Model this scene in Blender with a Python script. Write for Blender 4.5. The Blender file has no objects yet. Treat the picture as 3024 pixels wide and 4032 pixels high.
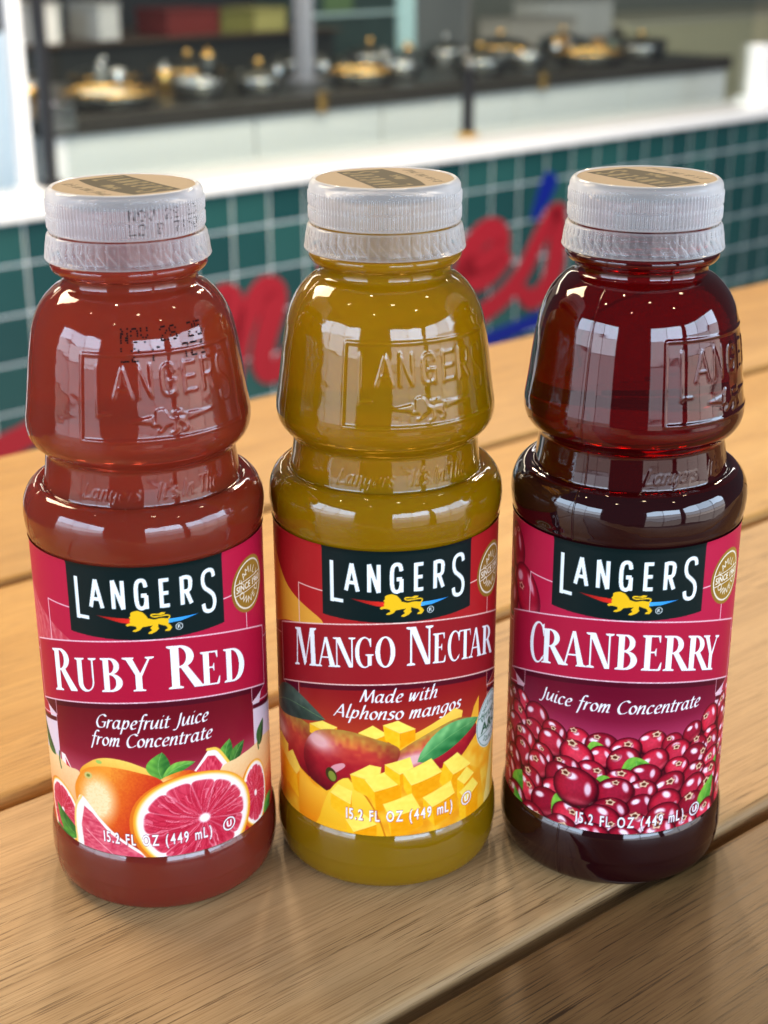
import bpy, math, random
import numpy as np
from mathutils import Vector, Matrix

random.seed(7)
RNG = np.random.RandomState(11)
MM = 0.001
sc = bpy.context.scene
col = sc.collection

# ------------------------------------------------------------------ camera, world, lights, exposure
F_PX, PITCH, ROLL, CAM_D, CAM_H = 5884.0, 21.41, -0.18, 414.3, 273.3
cam_data = bpy.data.cameras.new('camera')
cam = bpy.data.objects.new('camera', cam_data)
col.objects.link(cam)
sc.camera = cam
cam_data.sensor_fit = 'VERTICAL'
cam_data.sensor_height = 36.0
cam_data.lens = F_PX / 4032.0 * 36.0
cam_data.clip_start = 0.02
cam_data.clip_end = 100.0
_pi, _ro = math.radians(PITCH), math.radians(ROLL)
_F = Vector((0, math.cos(_pi), -math.sin(_pi)))
_R = Vector((1, 0, 0))
_U = _R.cross(_F)
_R2 = _R * math.cos(_ro) + _U * math.sin(_ro)
_U2 = _U * math.cos(_ro) - _R * math.sin(_ro)
cam.matrix_world = Matrix(((_R2.x, _U2.x, -_F.x, 0), (_R2.y, _U2.y, -_F.y, -CAM_D * MM),
                           (_R2.z, _U2.z, -_F.z, CAM_H * MM), (0, 0, 0, 1)))
cam_data.dof.use_dof = True
cam_data.dof.focus_distance = 0.424
cam_data.dof.aperture_fstop = 13.5
cam_data.dof.aperture_blades = 0

world = bpy.data.worlds.new('World')
sc.world = world
world.use_nodes = True
world.node_tree.nodes['Background'].inputs['Color'].default_value = (0.80, 0.86, 1.0, 1)
world.node_tree.nodes['Background'].inputs['Strength'].default_value = 0.10

sc.view_settings.view_transform = 'Standard'
sc.view_settings.look = 'None'
sc.view_settings.exposure = -0.18
sc.view_settings.gamma = 1.0
sc.cycles.use_denoising = True
sc.cycles.max_bounces = 10
sc.cycles.transmission_bounces = 8
sc.cycles.transparent_max_bounces = 12
sc.cycles.caustics_reflective = False
sc.cycles.caustics_refractive = False
sc.cycles.sample_clamp_indirect = 6.0

TABLE_ANG = math.radians(39.2)
WALL_ANG = math.radians(41.92)
WALL_D = 2312.0
W_T = Vector((math.cos(WALL_ANG), math.sin(WALL_ANG), 0))
W_N = Vector((-math.sin(WALL_ANG), math.cos(WALL_ANG), 0))


def wp(u, w, z):
    """point in metres: u mm along the counter wall, w mm behind its face, z mm over the table top"""
    return (W_T * u + W_N * (WALL_D + w) + Vector((0, 0, z))) * MM


def area_light(name, loc, target, sx, sy, power, color, spread=180):
    ld = bpy.data.lights.new(name, 'AREA')
    ld.shape = 'RECTANGLE'
    ld.size, ld.size_y = sx, sy
    ld.energy = power
    ld.color = color
    ld.spread = math.radians(spread)
    o = bpy.data.objects.new(name, ld)
    o.location = loc
    o.rotation_euler = (Vector(target) - Vector(loc)).to_track_quat('-Z', 'Y').to_euler()
    col.objects.link(o)
    return o


def window_wall(az0, az1, dist, bands, ncol, gap=0.035):
    """daylight through the panes of the dining-room windows behind the photographer"""
    a0, a1 = math.radians(az0), math.radians(az1)
    p0 = Vector((math.sin(a0), -math.cos(a0), 0)) * dist
    p1 = Vector((math.sin(a1), -math.cos(a1), 0)) * dist
    d = p1 - p0
    pw = d.length / ncol
    nrm = Vector((-d.y, d.x, 0)).normalized()
    if nrm.dot(-p0) < 0:
        nrm = -nrm
    for z0, z1, colr, rad in bands:
        for i in range(ncol):
            c = p0 + d * ((i + .5) / ncol)
            c.z = (z0 + z1) / 2
            sx, sy = pw - gap, (z1 - z0) - gap
            k = rad * (.85 + .3 * random.random())
            area_light('window_pane_light', c, c + nrm, sx, sy, k * sx * sy * math.pi, colr)


SKY, TREES, STREET = (0.62, 0.79, 1.0), (0.86, 0.90, 1.0), (1.0, 0.90, 0.84)
window_wall(-82, -31, 4.2, [(.95, 1.9, SKY, 14.0), (.3, .95, (0.76, 0.86, 1.0), 8.0), (-.25, .3, TREES, 3.2), (-1.0, -.25, STREET, 1.5)], 3)
window_wall(7, 43, 4.2, [(.85, 1.85, SKY, 14.5), (.2, .85, TREES, 5.0), (-.3, .2, TREES, 2.6), (-1.0, -.3, STREET, 1.6)], 2)
window_wall(48, 94, 4.2, [(.85, 1.85, SKY, 12.0), (.2, .85, TREES, 5.0), (-.3, .2, STREET, 3.6), (-1.0, -.3, STREET, 2.0)], 3)
# pendant lamps over the service counter, behind the bottles
for k in range(8):
    ld = bpy.data.lights.new('pendant_bulb', 'POINT')
    ld.energy = 27.0
    ld.color = (1.0, 0.78, 0.50)
    ld.shadow_soft_size = 0.07
    o = bpy.data.objects.new('pendant_bulb', ld)
    o.location = (-.35 + .42 * (k % 4), 1.55 + .4 * (k // 4) + .05 * (k % 3), 1.3 + .06 * (k % 2))
    col.objects.link(o)
area_light('counter_pendant_light', (-.62, .42, .75), (-.2, -.12, 0), .35, .35, 9, (1.0, 0.78, 0.5))
area_light('buffet_light', wp(2000, 900, 1000), wp(2000, 600, -200), 3.2, .3, 22, (1.0, 0.86, 0.66))
area_light('buffet_light', wp(2400, -700, 1500), wp(2400, 200, -300), 3.4, .6, 58, (1.0, 0.97, 0.93))  # fill light added in front to brighten the panels and ledge
for lx, ly, lz, lr in ((-.35, -.2, 1.9, .03), (.3, -.9, 2.1, .05), (-1.3, -.6, 2.1, .025), (1.4, -1.2, 2.2, .04), (-.6, -1.9, 2.2, .03), (1.2, .1, 2.0, .06)):
    ld = bpy.data.lights.new('ceiling_bulb', 'POINT')
    ld.energy = 4.0
    ld.color = (1.0, 0.8, 0.5)
    ld.shadow_soft_size = lr
    o = bpy.data.objects.new('ceiling_bulb', ld)
    o.location = (lx, ly, lz)
    col.objects.link(o)


# ------------------------------------------------------------------ helpers
def srgb(*c):
    return tuple(((x / 255) / 12.92 if x / 255 <= .04045 else ((x / 255 + .055) / 1.055) ** 2.4) for x in c) + (1.0,)


def mesh_obj(name, verts, faces, mat=None, parent=None, smooth=False):
    me = bpy.data.meshes.new(name)
    me.from_pydata([tuple(v) for v in verts], [], faces)
    me.update()
    if smooth:
        me.shade_smooth()
    o = bpy.data.objects.new(name, me)
    if mat:
        me.materials.append(mat)
    col.objects.link(o)
    if parent:
        o.parent = parent
    return o


def empty(name, loc=(0, 0, 0), rz=0.0):
    o = bpy.data.objects.new(name, None)
    o.empty_display_size = .02
    o.location = loc
    o.rotation_euler = (0, 0, rz)
    col.objects.link(o)
    return o


def tag(o, label, cat, group=None, kind=None):
    o['label'] = label
    o['category'] = cat
    if group:
        o['group'] = group
    if kind:
        o['kind'] = kind


def np_mesh(name, V, quads, smooth=True):
    """big quad mesh from numpy arrays"""
    me = bpy.data.meshes.new(name)
    me.vertices.add(len(V))
    me.vertices.foreach_set('co', np.ascontiguousarray(V, dtype=np.float32).ravel())
    nq = len(quads)
    me.loops.add(nq * 4)
    me.loops.foreach_set('vertex_index', np.ascontiguousarray(quads, dtype=np.int32).ravel())
    me.polygons.add(nq)
    me.polygons.foreach_set('loop_start', np.arange(0, nq * 4, 4, dtype=np.int32))
    me.update(calc_edges=True)
    me.validate()
    if smooth:
        me.shade_smooth()
    return me


def grid_quads(nr, nc, wrap):
    r = np.arange(nr - 1)[:, None]
    c = np.arange(nc if wrap else nc - 1)[None, :]
    c1 = (c + 1) % nc
    a = r * nc + c
    b = r * nc + c1
    d = (r + 1) * nc + c1
    e = (r + 1) * nc + c
    return np.stack([a, b, d, e], -1).reshape(-1, 4)


def prism_from_poly(name, pts2, frame, depth, mat, parent, bev=0.0):
    """pts2 CCW outline; frame(x,y,d)->Vector; extruded to depth"""
    n = len(pts2)
    V = [frame(x, y, 0) for x, y in pts2] + [frame(x, y, depth) for x, y in pts2]
    Fc = [list(range(n))[::-1], list(range(n, 2 * n))] + [[i, (i + 1) % n, n + (i + 1) % n, n + i] for i in range(n)]
    return mesh_obj(name, V, Fc, mat, parent)


def box_faces():
    return [(0, 3, 2, 1), (4, 5, 6, 7), (0, 1, 5, 4), (1, 2, 6, 5), (2, 3, 7, 6), (3, 0, 4, 7)]


def bevel_box(name, x0, x1, y0, y1, z0, z1, b, mat=None, parent=None, xf=None, seg=1, smooth=False):
    import bmesh
    bm = bmesh.new()
    vs = [bm.verts.new(p) for p in ((x0, y0, z0), (x1, y0, z0), (x1, y1, z0), (x0, y1, z0),
                                    (x0, y0, z1), (x1, y0, z1), (x1, y1, z1), (x0, y1, z1))]
    for f in box_faces():
        bm.faces.new([vs[i] for i in f])
    if b > 0:
        bmesh.ops.bevel(bm, geom=list(bm.edges), offset=b, segments=seg, affect='EDGES', profile=.5)
    if xf:
        for v in bm.verts:
            v.co = xf(v.co)
    bmesh.ops.recalc_face_normals(bm, faces=list(bm.faces))
    me = bpy.data.meshes.new(name)
    bm.to_mesh(me)
    bm.free()
    if smooth:
        me.shade_smooth()
    o = bpy.data.objects.new(name, me)
    if mat:
        me.materials.append(mat)
    col.objects.link(o)
    if parent:
        o.parent = parent
    return o


def lathe(name, prof, n, mat=None, parent=None, smooth=True):
    """prof list of (r,z) in metres, closed at both ends if r==0"""
    P = np.array(prof)
    th = np.linspace(0, 2 * math.pi, n, endpoint=False)
    V = np.stack([P[:, 0][:, None] * np.cos(th), P[:, 0][:, None] * np.sin(th), np.repeat(P[:, 1][:, None], n, 1)], -1).reshape(-1, 3)
    me = np_mesh(name, V, grid_quads(len(P), n, True), smooth)
    o = bpy.data.objects.new(name, me)
    if mat:
        me.materials.append(mat)
    col.objects.link(o)
    if parent:
        o.parent = parent
    return o


# ------------------------------------------------------------------ materials
def new_mat(name):
    m = bpy.data.materials.new(name)
    m.use_nodes = True
    return m, m.node_tree, m.node_tree.nodes['Principled BSDF']


def simple(name, c, rough=.5, metal=0.0, spec=.5, bump=0.0, bscale=200.0, coat=0.0, vary=0.0):
    m, nt, b = new_mat(name)
    b.inputs['Base Color'].default_value = c
    b.inputs['Roughness'].default_value = rough
    b.inputs['Metallic'].default_value = metal
    b.inputs['Specular IOR Level'].default_value = spec
    b.inputs['Coat Weight'].default_value = coat
    if bump or vary:
        tc = nt.nodes.new('ShaderNodeTexCoord')
        nz = nt.nodes.new('ShaderNodeTexNoise')
        nz.inputs['Scale'].default_value = bscale
        nz.inputs['Detail'].default_value = 5
        nt.links.new(tc.outputs['Object'], nz.inputs['Vector'])
        if bump:
            bp = nt.nodes.new('ShaderNodeBump')
            bp.inputs['Strength'].default_value = bump
            bp.inputs['Distance'].default_value = .001
            nt.links.new(nz.outputs['Fac'], bp.inputs['Height'])
            nt.links.new(bp.outputs['Normal'], b.inputs['Normal'])
        if vary:
            hs = nt.nodes.new('ShaderNodeHueSaturation')
            hs.inputs['Color'].default_value = c
            mr = nt.nodes.new('ShaderNodeMapRange')
            mr.inputs['To Min'].default_value = 1 - vary
            mr.inputs['To Max'].default_value = 1 + vary
            nt.links.new(nz.outputs['Fac'], mr.inputs['Value'])
            nt.links.new(mr.outputs['Result'], hs.inputs['Value'])
            nt.links.new(hs.outputs['Color'], b.inputs['Base Color'])
    return m


def wood_material(name, light, dark, pore, seed):
    m, nt, b = new_mat(name)
    N, L = nt.nodes, nt.links
    tc = N.new('ShaderNodeTexCoord')
    oi = N.new('ShaderNodeObjectInfo')
    add = N.new('ShaderNodeVectorMath')
    add.operation = 'ADD'
    add.inputs[1].default_value = (seed * 3.1, seed * 1.7, seed * .9)
    L.new(tc.outputs['Object'], add.inputs[0])

    def noise(sx, sy, sz, scale, detail, rough=.5, dist=0.0):
        mp = N.new('ShaderNodeMapping')
        mp.inputs['Scale'].default_value = (sx, sy, sz)
        L.new(add.outputs[0], mp.inputs['Vector'])
        nz = N.new('ShaderNodeTexNoise')
        nz.inputs['Scale'].default_value = scale
        nz.inputs['Detail'].default_value = detail
        nz.inputs['Roughness'].default_value = rough
        nz.inputs['Distortion'].default_value = dist
        L.new(mp.outputs[0], nz.inputs['Vector'])
        return nz.outputs['Fac']

    def ramp(src, stops):
        r = N.new('ShaderNodeValToRGB')
        e = r.color_ramp.elements
        e[0].position, e[0].color = stops[0]
        e[1].position, e[1].color = stops[-1]
        for p, c in stops[1:-1]:
            k = e.new(p)
            k.color = c
        L.new(src, r.inputs['Fac'])
        return r.outputs['Color']

    def mix(fac, a, c, mode='MIX', f=None):
        mx = N.new('ShaderNodeMix')
        mx.data_type = 'RGBA'
        mx.blend_type = mode
        if fac is not None:
            L.new(fac, mx.inputs['Factor'])
        else:
            mx.inputs['Factor'].default_value = f
        L.new(a, mx.inputs['A'])
        if isinstance(c, tuple):
            mx.inputs['B'].default_value = c
        else:
            L.new(c, mx.inputs['B'])
        return mx.outputs['Result']

    broad = noise(1.2, 18, 18, 3.0, 4, .55, .3)
    c0 = ramp(broad, [(.25, dark), (.72, light)])
    mott = noise(8, 26, 26, 6.0, 4, .6)
    c0 = mix(None, c0, ramp(mott, [(.3, (.88, .87, .86, 1)), (.66, (1.05, 1.05, 1.05, 1))]), 'MULTIPLY', .6)
    fine = noise(6, 620, 620, 3.0, 3, .6)
    c1 = mix(None, c0, ramp(fine, [(.40, (.76, .72, .66, 1)), (.52, (1.04, 1.04, 1.04, 1))]), 'MULTIPLY', .8)
    pores = noise(16, 820, 820, 2.0, 3, .6)
    pmask = ramp(pores, [(.585, (0, 0, 0, 1)), (.605, (1, 1, 1, 1))])
    patch = noise(4, 10, 10, 5.0, 3)
    pm2 = N.new('ShaderNodeMath')
    pm2.operation = 'MULTIPLY'
    L.new(pmask, pm2.inputs[0])
    pr = ramp(patch, [(.35, (.25, .25, .25, 1)), (.65, (.85, .85, .85, 1))])
    L.new(pr, pm2.inputs[1])
    c2 = mix(pm2.outputs[0], c1, pore)
    L.new(c2, b.inputs['Base Color'])
    rr = N.new('ShaderNodeMapRange')
    rr.inputs['To Min'].default_value = .38
    rr.inputs['To Max'].default_value = .58
    L.new(fine, rr.inputs['Value'])
    L.new(rr.outputs['Result'], b.inputs['Roughness'])
    b.inputs['Specular IOR Level'].default_value = .22
    sb = N.new('ShaderNodeMath')
    sb.operation = 'SUBTRACT'
    L.new(fine, sb.inputs[0])
    L.new(pm2.outputs[0], sb.inputs[1])
    bp = N.new('ShaderNodeBump')
    bp.inputs['Strength'].default_value = .22
    bp.inputs['Distance'].default_value = .0004
    L.new(sb.outputs[0], bp.inputs['Height'])
    L.new(bp.outputs['Normal'], b.inputs['Normal'])
    return m


def juice_material(name, c, sss, radius, scale, clear=0.0, absorb=(.9, .3, .1, 1), density=60.0):
    """cloudy juice behind a clear bottle wall: scattering body mixed with a see-through share, under a glossy skin"""
    m, nt, b = new_mat(name)
    N, L = nt.nodes, nt.links
    tc = N.new('ShaderNodeTexCoord')
    nz = N.new('ShaderNodeTexNoise')
    nz.inputs['Scale'].default_value = 30
    nz.inputs['Detail'].default_value = 4
    L.new(tc.outputs['Object'], nz.inputs['Vector'])
    mr = N.new('ShaderNodeMapRange')
    mr.inputs['To Min'].default_value = .86
    mr.inputs['To Max'].default_value = 1.14
    L.new(nz.outputs['Fac'], mr.inputs['Value'])
    hs = N.new('ShaderNodeHueSaturation')
    hs.inputs['Color'].default_value = c
    L.new(mr.outputs['Result'], hs.inputs['Value'])
    L.new(hs.outputs['Color'], b.inputs['Base Color'])
    b.inputs['Subsurface Weight'].default_value = sss
    b.inputs['Subsurface Radius'].default_value = radius
    b.inputs['Subsurface Scale'].default_value = scale
    b.inputs['Roughness'].default_value = .045
    b.inputs['IOR'].default_value = 1.57
    nz2 = N.new('ShaderNodeTexNoise')
    nz2.inputs['Scale'].default_value = 55
    nz2.inputs['Detail'].default_value = 3
    L.new(tc.outputs['Object'], nz2.inputs['Vector'])
    bp = N.new('ShaderNodeBump')
    bp.inputs['Strength'].default_value = .2
    bp.inputs['Distance'].default_value = .002
    L.new(nz2.outputs['Fac'], bp.inputs['Height'])
    L.new(bp.outputs['Normal'], b.inputs['Normal'])
    if clear > 0:
        g = N.new('ShaderNodeBsdfPrincipled')
        g.inputs['Base Color'].default_value = (1, 1, 1, 1)
        g.inputs['Transmission Weight'].default_value = 1.0
        g.inputs['Roughness'].default_value = .045
        g.inputs['IOR'].default_value = 1.45
        L.new(bp.outputs['Normal'], g.inputs['Normal'])
        mx = N.new('ShaderNodeMixShader')
        mx.inputs[0].default_value = clear
        L.new(b.outputs[0], mx.inputs[1])
        L.new(g.outputs[0], mx.inputs[2])
        L.new(mx.outputs[0], N['Material Output'].inputs['Surface'])
        va = N.new('ShaderNodeVolumeAbsorption')
        va.inputs['Color'].default_value = absorb
        va.inputs['Density'].default_value = density
        L.new(va.outputs[0], N['Material Output'].inputs['Volume'])
    return m


def cranberry_material():
    m, nt, b = new_mat('cranberry_juice')
    N, L = nt.nodes, nt.links
    b.inputs['Base Color'].default_value = (.25, .006, .009, 1)
    b.inputs['Transmission Weight'].default_value = .88
    b.inputs['Roughness'].default_value = .03
    b.inputs['IOR'].default_value = 1.42
    b.inputs['Coat Weight'].default_value = .35
    b.inputs['Coat IOR'].default_value = 1.57
    b.inputs['Coat Roughness'].default_value = .04
    va = N.new('ShaderNodeVolumeAbsorption')
    va.inputs['Color'].default_value = (.835, .03, .02, 1)
    va.inputs['Density'].default_value = 120.0
    L.new(va.outputs[0], N['Material Output'].inputs['Volume'])
    tc = N.new('ShaderNodeTexCoord')
    nz2 = N.new('ShaderNodeTexNoise')
    nz2.inputs['Scale'].default_value = 60
    L.new(tc.outputs['Object'], nz2.inputs['Vector'])
    bp = N.new('ShaderNodeBump')
    bp.inputs['Strength'].default_value = .06
    bp.inputs['Distance'].default_value = .002
    L.new(nz2.outputs['Fac'], bp.inputs['Height'])
    L.new(bp.outputs['Normal'], b.inputs['Normal'])
    return m


def cap_material(name, clear):
    """milky see-through polypropylene"""
    m, nt, b = new_mat(name)
    N, L = nt.nodes, nt.links
    b.inputs['Base Color'].default_value = (.95, .95, .95, 1)
    b.inputs['Roughness'].default_value = .06
    b.inputs['IOR'].default_value = 1.5
    tl = N.new('ShaderNodeBsdfTranslucent')
    tl.inputs['Color'].default_value = (.9, .88, .86, 1)
    m1 = N.new('ShaderNodeMixShader')
    m1.inputs[0].default_value = .3
    L.new(b.outputs[0], m1.inputs[1])
    L.new(tl.outputs[0], m1.inputs[2])
    tr = N.new('ShaderNodeBsdfTransparent')
    tr.inputs[0].default_value = (.95, .94, .94, 1)
    lw = N.new('ShaderNodeLayerWeight')
    lw.inputs['Blend'].default_value = .3
    mr = N.new('ShaderNodeMapRange')
    mr.inputs['To Min'].default_value = 1 - clear
    mr.inputs['To Max'].default_value = 1.0
    L.new(lw.outputs['Facing'], mr.inputs['Value'])
    m2 = N.new('ShaderNodeMixShader')
    L.new(mr.outputs['Result'], m2.inputs[0])
    L.new(tr.outputs[0], m2.inputs[1])
    L.new(m1.outputs[0], m2.inputs[2])
    L.new(m2.outputs[0], N['Material Output'].inputs['Surface'])
    return m


def print_material(name, rough=.32, coat=.25):
    m, nt, b = new_mat(name)
    at = nt.nodes.new('ShaderNodeAttribute')
    at.attribute_name = 'print'
    nt.links.new(at.outputs['Color'], b.inputs['Base Color'])
    b.inputs['Roughness'].default_value = rough
    b.inputs['Specular IOR Level'].default_value = .12 if coat else .04
    b.inputs['Coat Weight'].default_value = coat
    b.inputs['Coat Roughness'].default_value = .12
    return m


# ------------------------------------------------------------------ flat-print artist: draws inks on a millimetre sheet
class Sheet:
    def __init__(self, u0, u1, v0, v1, res, base):
        self.u0, self.v0, self.res = u0, v0, res
        self.nu = int(round((u1 - u0) * res)) + 1
        self.nv = int(round((v1 - v0) * res)) + 1
        self.u = u0 + np.arange(self.nu) / res
        self.v = v0 + np.arange(self.nv) / res
        self.U, self.V = np.meshgrid(self.u, self.v)
        self.C = np.empty((self.nv, self.nu, 3))
        self.C[:] = np.array(base) / 255.0

    def cover(self, polys, SS=3):
        """anti-aliased cover of the union of polygons -> (mask, slice)"""
        A = np.concatenate(polys)
        s = self.res
        x0 = max(0, int(math.floor((A[:, 0].min() - self.u0) * s)) - 1)
        x1 = min(self.nu, int(math.ceil((A[:, 0].max() - self.u0) * s)) + 2)
        y0 = max(0, int(math.floor((A[:, 1].min() - self.v0) * s)) - 1)
        y1 = min(self.nv, int(math.ceil((A[:, 1].max() - self.v0) * s)) + 2)
        if x1 <= x0 or y1 <= y0:
            return None, None
        H, W = (y1 - y0) * SS, (x1 - x0) * SS
        acc = np.zeros((H, W + 1), np.int32)
        for P in polys:
            X = ((P[:, 0] - self.u0) * s - x0 + .5) * SS
            Y = ((P[:, 1] - self.v0) * s - y0 + .5) * SS
            area = np.sum(X * np.roll(Y, -1) - np.roll(X, -1) * Y)
            if area < 0:
                X, Y = X[::-1], Y[::-1]
            Xn, Yn = np.roll(X, -1), np.roll(Y, -1)
            for xa, ya, xb, yb in zip(X, Y, Xn, Yn):
                if ya == yb:
                    continue
                sg = 1 if ya < yb else -1
                lo, hi = (ya, yb) if sg > 0 else (yb, ya)
                r0 = max(0, int(math.ceil(lo - .5)))
                r1 = min(H, int(math.ceil(hi - .5)))
                if r1 <= r0:
                    continue
                rr = np.arange(r0, r1)
                xx = xa + (rr + .5 - ya) * (xb - xa) / (yb - ya)
                ci = np.clip(np.ceil(xx - .5).astype(int), 0, W)
                acc[rr, ci] += sg
        m = (np.cumsum(acc, 1)[:, :W] != 0).astype(float)
        m = m.reshape(y1 - y0, SS, x1 - x0, SS).mean((1, 3))
        return m, (slice(y0, y1), slice(x0, x1))

    def blend(self, m, sl, colr):
        if m is None:
            return
        if callable(colr):
            c = colr(self.U[sl], self.V[sl]) / 255.0
        else:
            c = np.array(colr) / 255.0
        self.C[sl] = self.C[sl] * (1 - m[..., None]) + c * m[..., None]

    def fill(self, polys, colr, alpha=1.0, holes=None):
        if isinstance(polys, np.ndarray):
            polys = [polys]
        m, sl = self.cover(polys)
        if m is None:
            return
        if holes:
            h, hs = self.cover(holes)
            if h is not None:
                full = np.zeros((self.nv, self.nu))
                full[hs] = h
                m = m * (1 - full[sl])
        self.blend(m * alpha, sl, colr)

    def field(self, m, colr):
        c = colr / 255.0 if isinstance(colr, np.ndarray) else np.array(colr) / 255.0
        self.C = self.C * (1 - m[..., None]) + c * m[..., None]


def A2(*pts):
    return np.array(pts, float)


def ell(cx, cy, rx, ry, ang=0, n=48, a0=0, a1=360):
    t = np.radians(np.linspace(a0, a1, n, endpoint=(a1 - a0) < 360))
    x, y = rx * np.cos(t), ry * np.sin(t)
    c, s = math.cos(math.radians(ang)), math.sin(math.radians(ang))
    return np.stack([cx + x * c - y * s, cy + x * s + y * c], 1)


def spline(pts, n=8):
    P = np.array(pts, float)
    if len(P) < 3:
        t = np.linspace(0, 1, n + 1)[:, None]
        return P[0] * (1 - t) + P[1] * t
    Q = np.vstack([2 * P[0] - P[1], P, 2 * P[-1] - P[-2]])
    out = []
    for i in range(1, len(Q) - 2):
        t = np.linspace(0, 1, n, endpoint=False)[:, None]
        a, b, c, d = Q[i - 1], Q[i], Q[i + 1], Q[i + 2]
        out.append(.5 * (2 * b + (c - a) * t + (2 * a - 5 * b + 4 * c - d) * t ** 2 + (-a + 3 * b - 3 * c + d) * t ** 3))
    out.append(P[-1:])
    return np.vstack(out)


def stroke(path, w, closed=False, caps=True):
    """constant-width line as a list of polygons"""
    P = np.array(path, float)
    if closed:
        P = np.vstack([P, P[:1]])
    out = []
    for a, b in zip(P[:-1], P[1:]):
        d = b - a
        L = np.hypot(*d)
        if L < 1e-9:
            continue
        n = np.array([-d[1], d[0]]) / L * w / 2
        out.append(np.array([a - n, b - n, b + n, a + n]))
    for i, a in enumerate(P):
        if 0 < i < len(P) - 1 or caps:
            out.append(ell(a[0], a[1], w / 2, w / 2, n=10))
    return out


def nib(path, w, ang, thin):
    """broad-nib pen stroke"""
    P = np.array(path, float)
    e = np.array([math.cos(math.radians(ang)), math.sin(math.radians(ang))]) * w / 2
    out = [np.array([a - e, b - e, b + e, a + e]) for a, b in zip(P[:-1], P[1:])]
    return out + stroke(P, thin)


ITALIC = {
    'a': ([[(.58, .85), (.35, 1.0), (.1, .75), (.05, .3), (.2, .02), (.42, .22), (.6, .7)], [(.62, 1.0), (.55, .3), (.62, .03), (.78, .12)]], .85),
    'c': ([[(.52, .85), (.35, 1), (.1, .75), (.05, .3), (.22, .02), (.5, .15)]], .62),
    'd': ([[(.58, .85), (.35, 1.0), (.1, .75), (.05, .3), (.2, .02), (.42, .22), (.6, .7)], [(.7, 1.7), (.58, .5), (.6, .05), (.78, .12)]], .86),
    'e': ([[(.08, .48), (.35, .55), (.52, .75), (.4, 1.0), (.18, .85), (.05, .4), (.2, .03), (.52, .15)]], .65),
    'f': ([[(.66, 1.6), (.48, 1.72), (.32, 1.4), (.2, .3), (.08, -.5)], [(.05, .98), (.5, .98)]], .52),
    'g': ([[(.6, .95), (.35, 1), (.1, .75), (.05, .35), (.2, .08), (.42, .25), (.58, .7)], [(.63, 1), (.52, 0), (.35, -.5), (.02, -.42)]], .76),
    'h': ([[(.22, 1.7), (.06, 0)], [(.1, .4), (.35, .9), (.52, .98), (.56, .7), (.5, .1), (.68, .08)]], .76),
    'i': ([[(.15, 1), (.1, .15), (.22, .03), (.35, .12)], [(.22, 1.38), (.25, 1.44)]], .38),
    'l': ([[(.24, 1.7), (.1, .2), (.2, .03), (.35, .1)]], .38),
    'm': ([[(.1, 1), (.03, 0)], [(.07, .4), (.28, .9), (.42, .95), (.42, .6), (.36, 0)], [(.4, .4), (.62, .92), (.76, .95), (.77, .6), (.72, .1), (.9, .08)]], 1.0),
    'n': ([[(.1, 1), (.03, 0)], [(.07, .4), (.3, .9), (.48, .97), (.52, .7), (.47, .1), (.65, .08)]], .73),
    'o': ([[(.35, 1), (.1, .8), (.05, .35), (.25, .02), (.5, .2), (.57, .65), (.35, 1)]], .68),
    'p': ([[(.15, 1.05), (-.04, -.6)], [(.1, .5), (.3, .95), (.52, .9), (.55, .45), (.35, .05), (.1, .15)]], .72),
    'r': ([[(.1, 1), (.03, 0)], [(.07, .45), (.25, .9), (.46, .92)]], .5),
    's': ([[(.45, .88), (.25, 1), (.1, .8), (.2, .58), (.4, .4), (.38, .12), (.15, .02), (.02, .12)]], .55),
    't': ([[(.22, 1.32), (.12, .25), (.2, .03), (.42, .12)], [(0, .98), (.44, .98)]], .48),
    'u': ([[(.1, 1), (.06, .25), (.18, .03), (.4, .3), (.57, .8)], [(.62, 1), (.53, .15), (.68, .08)]], .76),
    'w': ([[(.08, 1), (.12, .05), (.42, .9)], [(.42, 1), (.46, .05), (.8, .98)]], .9),
    'J': ([[(.4, 1.5), (.3, .3), (.12, -.3), (-.12, -.28)]], .55),
    'G': ([[(.95, 1.35), (.65, 1.55), (.25, 1.25), (.08, .6), (.3, .05), (.7, .03), (.86, .2)], [(.92, .68), (.86, .1)], [(.62, .68), (1.0, .7)]], 1.08),
    'C': ([[(.9, 1.35), (.62, 1.55), (.22, 1.25), (.08, .6), (.28, .05), (.62, .02), (.88, .22)]], .96),
    'M': ([[(.05, 0), (.3, 1.5)], [(.3, 1.5), (.56, .1)], [(.56, .1), (1.05, 1.5)], [(1.05, 1.5), (1.15, 0)]], 1.3),
    'A': ([[(0, 0), (.6, 1.55)], [(.6, 1.55), (.85, 0)], [(.2, .5), (.8, .5)]], 1.0),
    'L': ([[(.3, 1.5), (.12, .05), (.3, .05), (.75, .1)]], .8),
    'T': ([[(.5, 1.5), (.4, 0)], [(.05, 1.5), (.95, 1.5)]], .85),
    'I': ([[(.25, 1.5), (.12, 0)]], .42),
    "'": ([[(.2, 1.7), (.12, 1.35)]], .28),
    '.': ([[(.1, .02), (.14, .05)]], .3),
    ' ': ([], .42),
}


def italic_polys(text, u0, u1, base, xh, wt=.2, arc=0.0, slant=.16):
    adv = sum(ITALIC[c][1] for c in text) + .06 * len(text)
    sx = (u1 - u0) / (adv + slant * 1.0)
    out = []
    x = 0.0
    for ch in text:
        st, a = ITALIC[ch]
        for s in st:
            P = spline(s, 5)
            for q in nib(P, wt, 35, wt * .42):
                X = (q[:, 0] + x + slant * q[:, 1]) * sx + u0
                out.append(np.stack([X, q[:, 1] * xh + base - arc * X ** 2], 1))
        x += a + .06
    return out


# --- display serif capitals, cap height 1; each entry: (width, [union polys], [hole polys])
def _r(x0, y0, x1, y1):
    return A2((x0, y0), (x1, y0), (x1, y1), (x0, y1))


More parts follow.
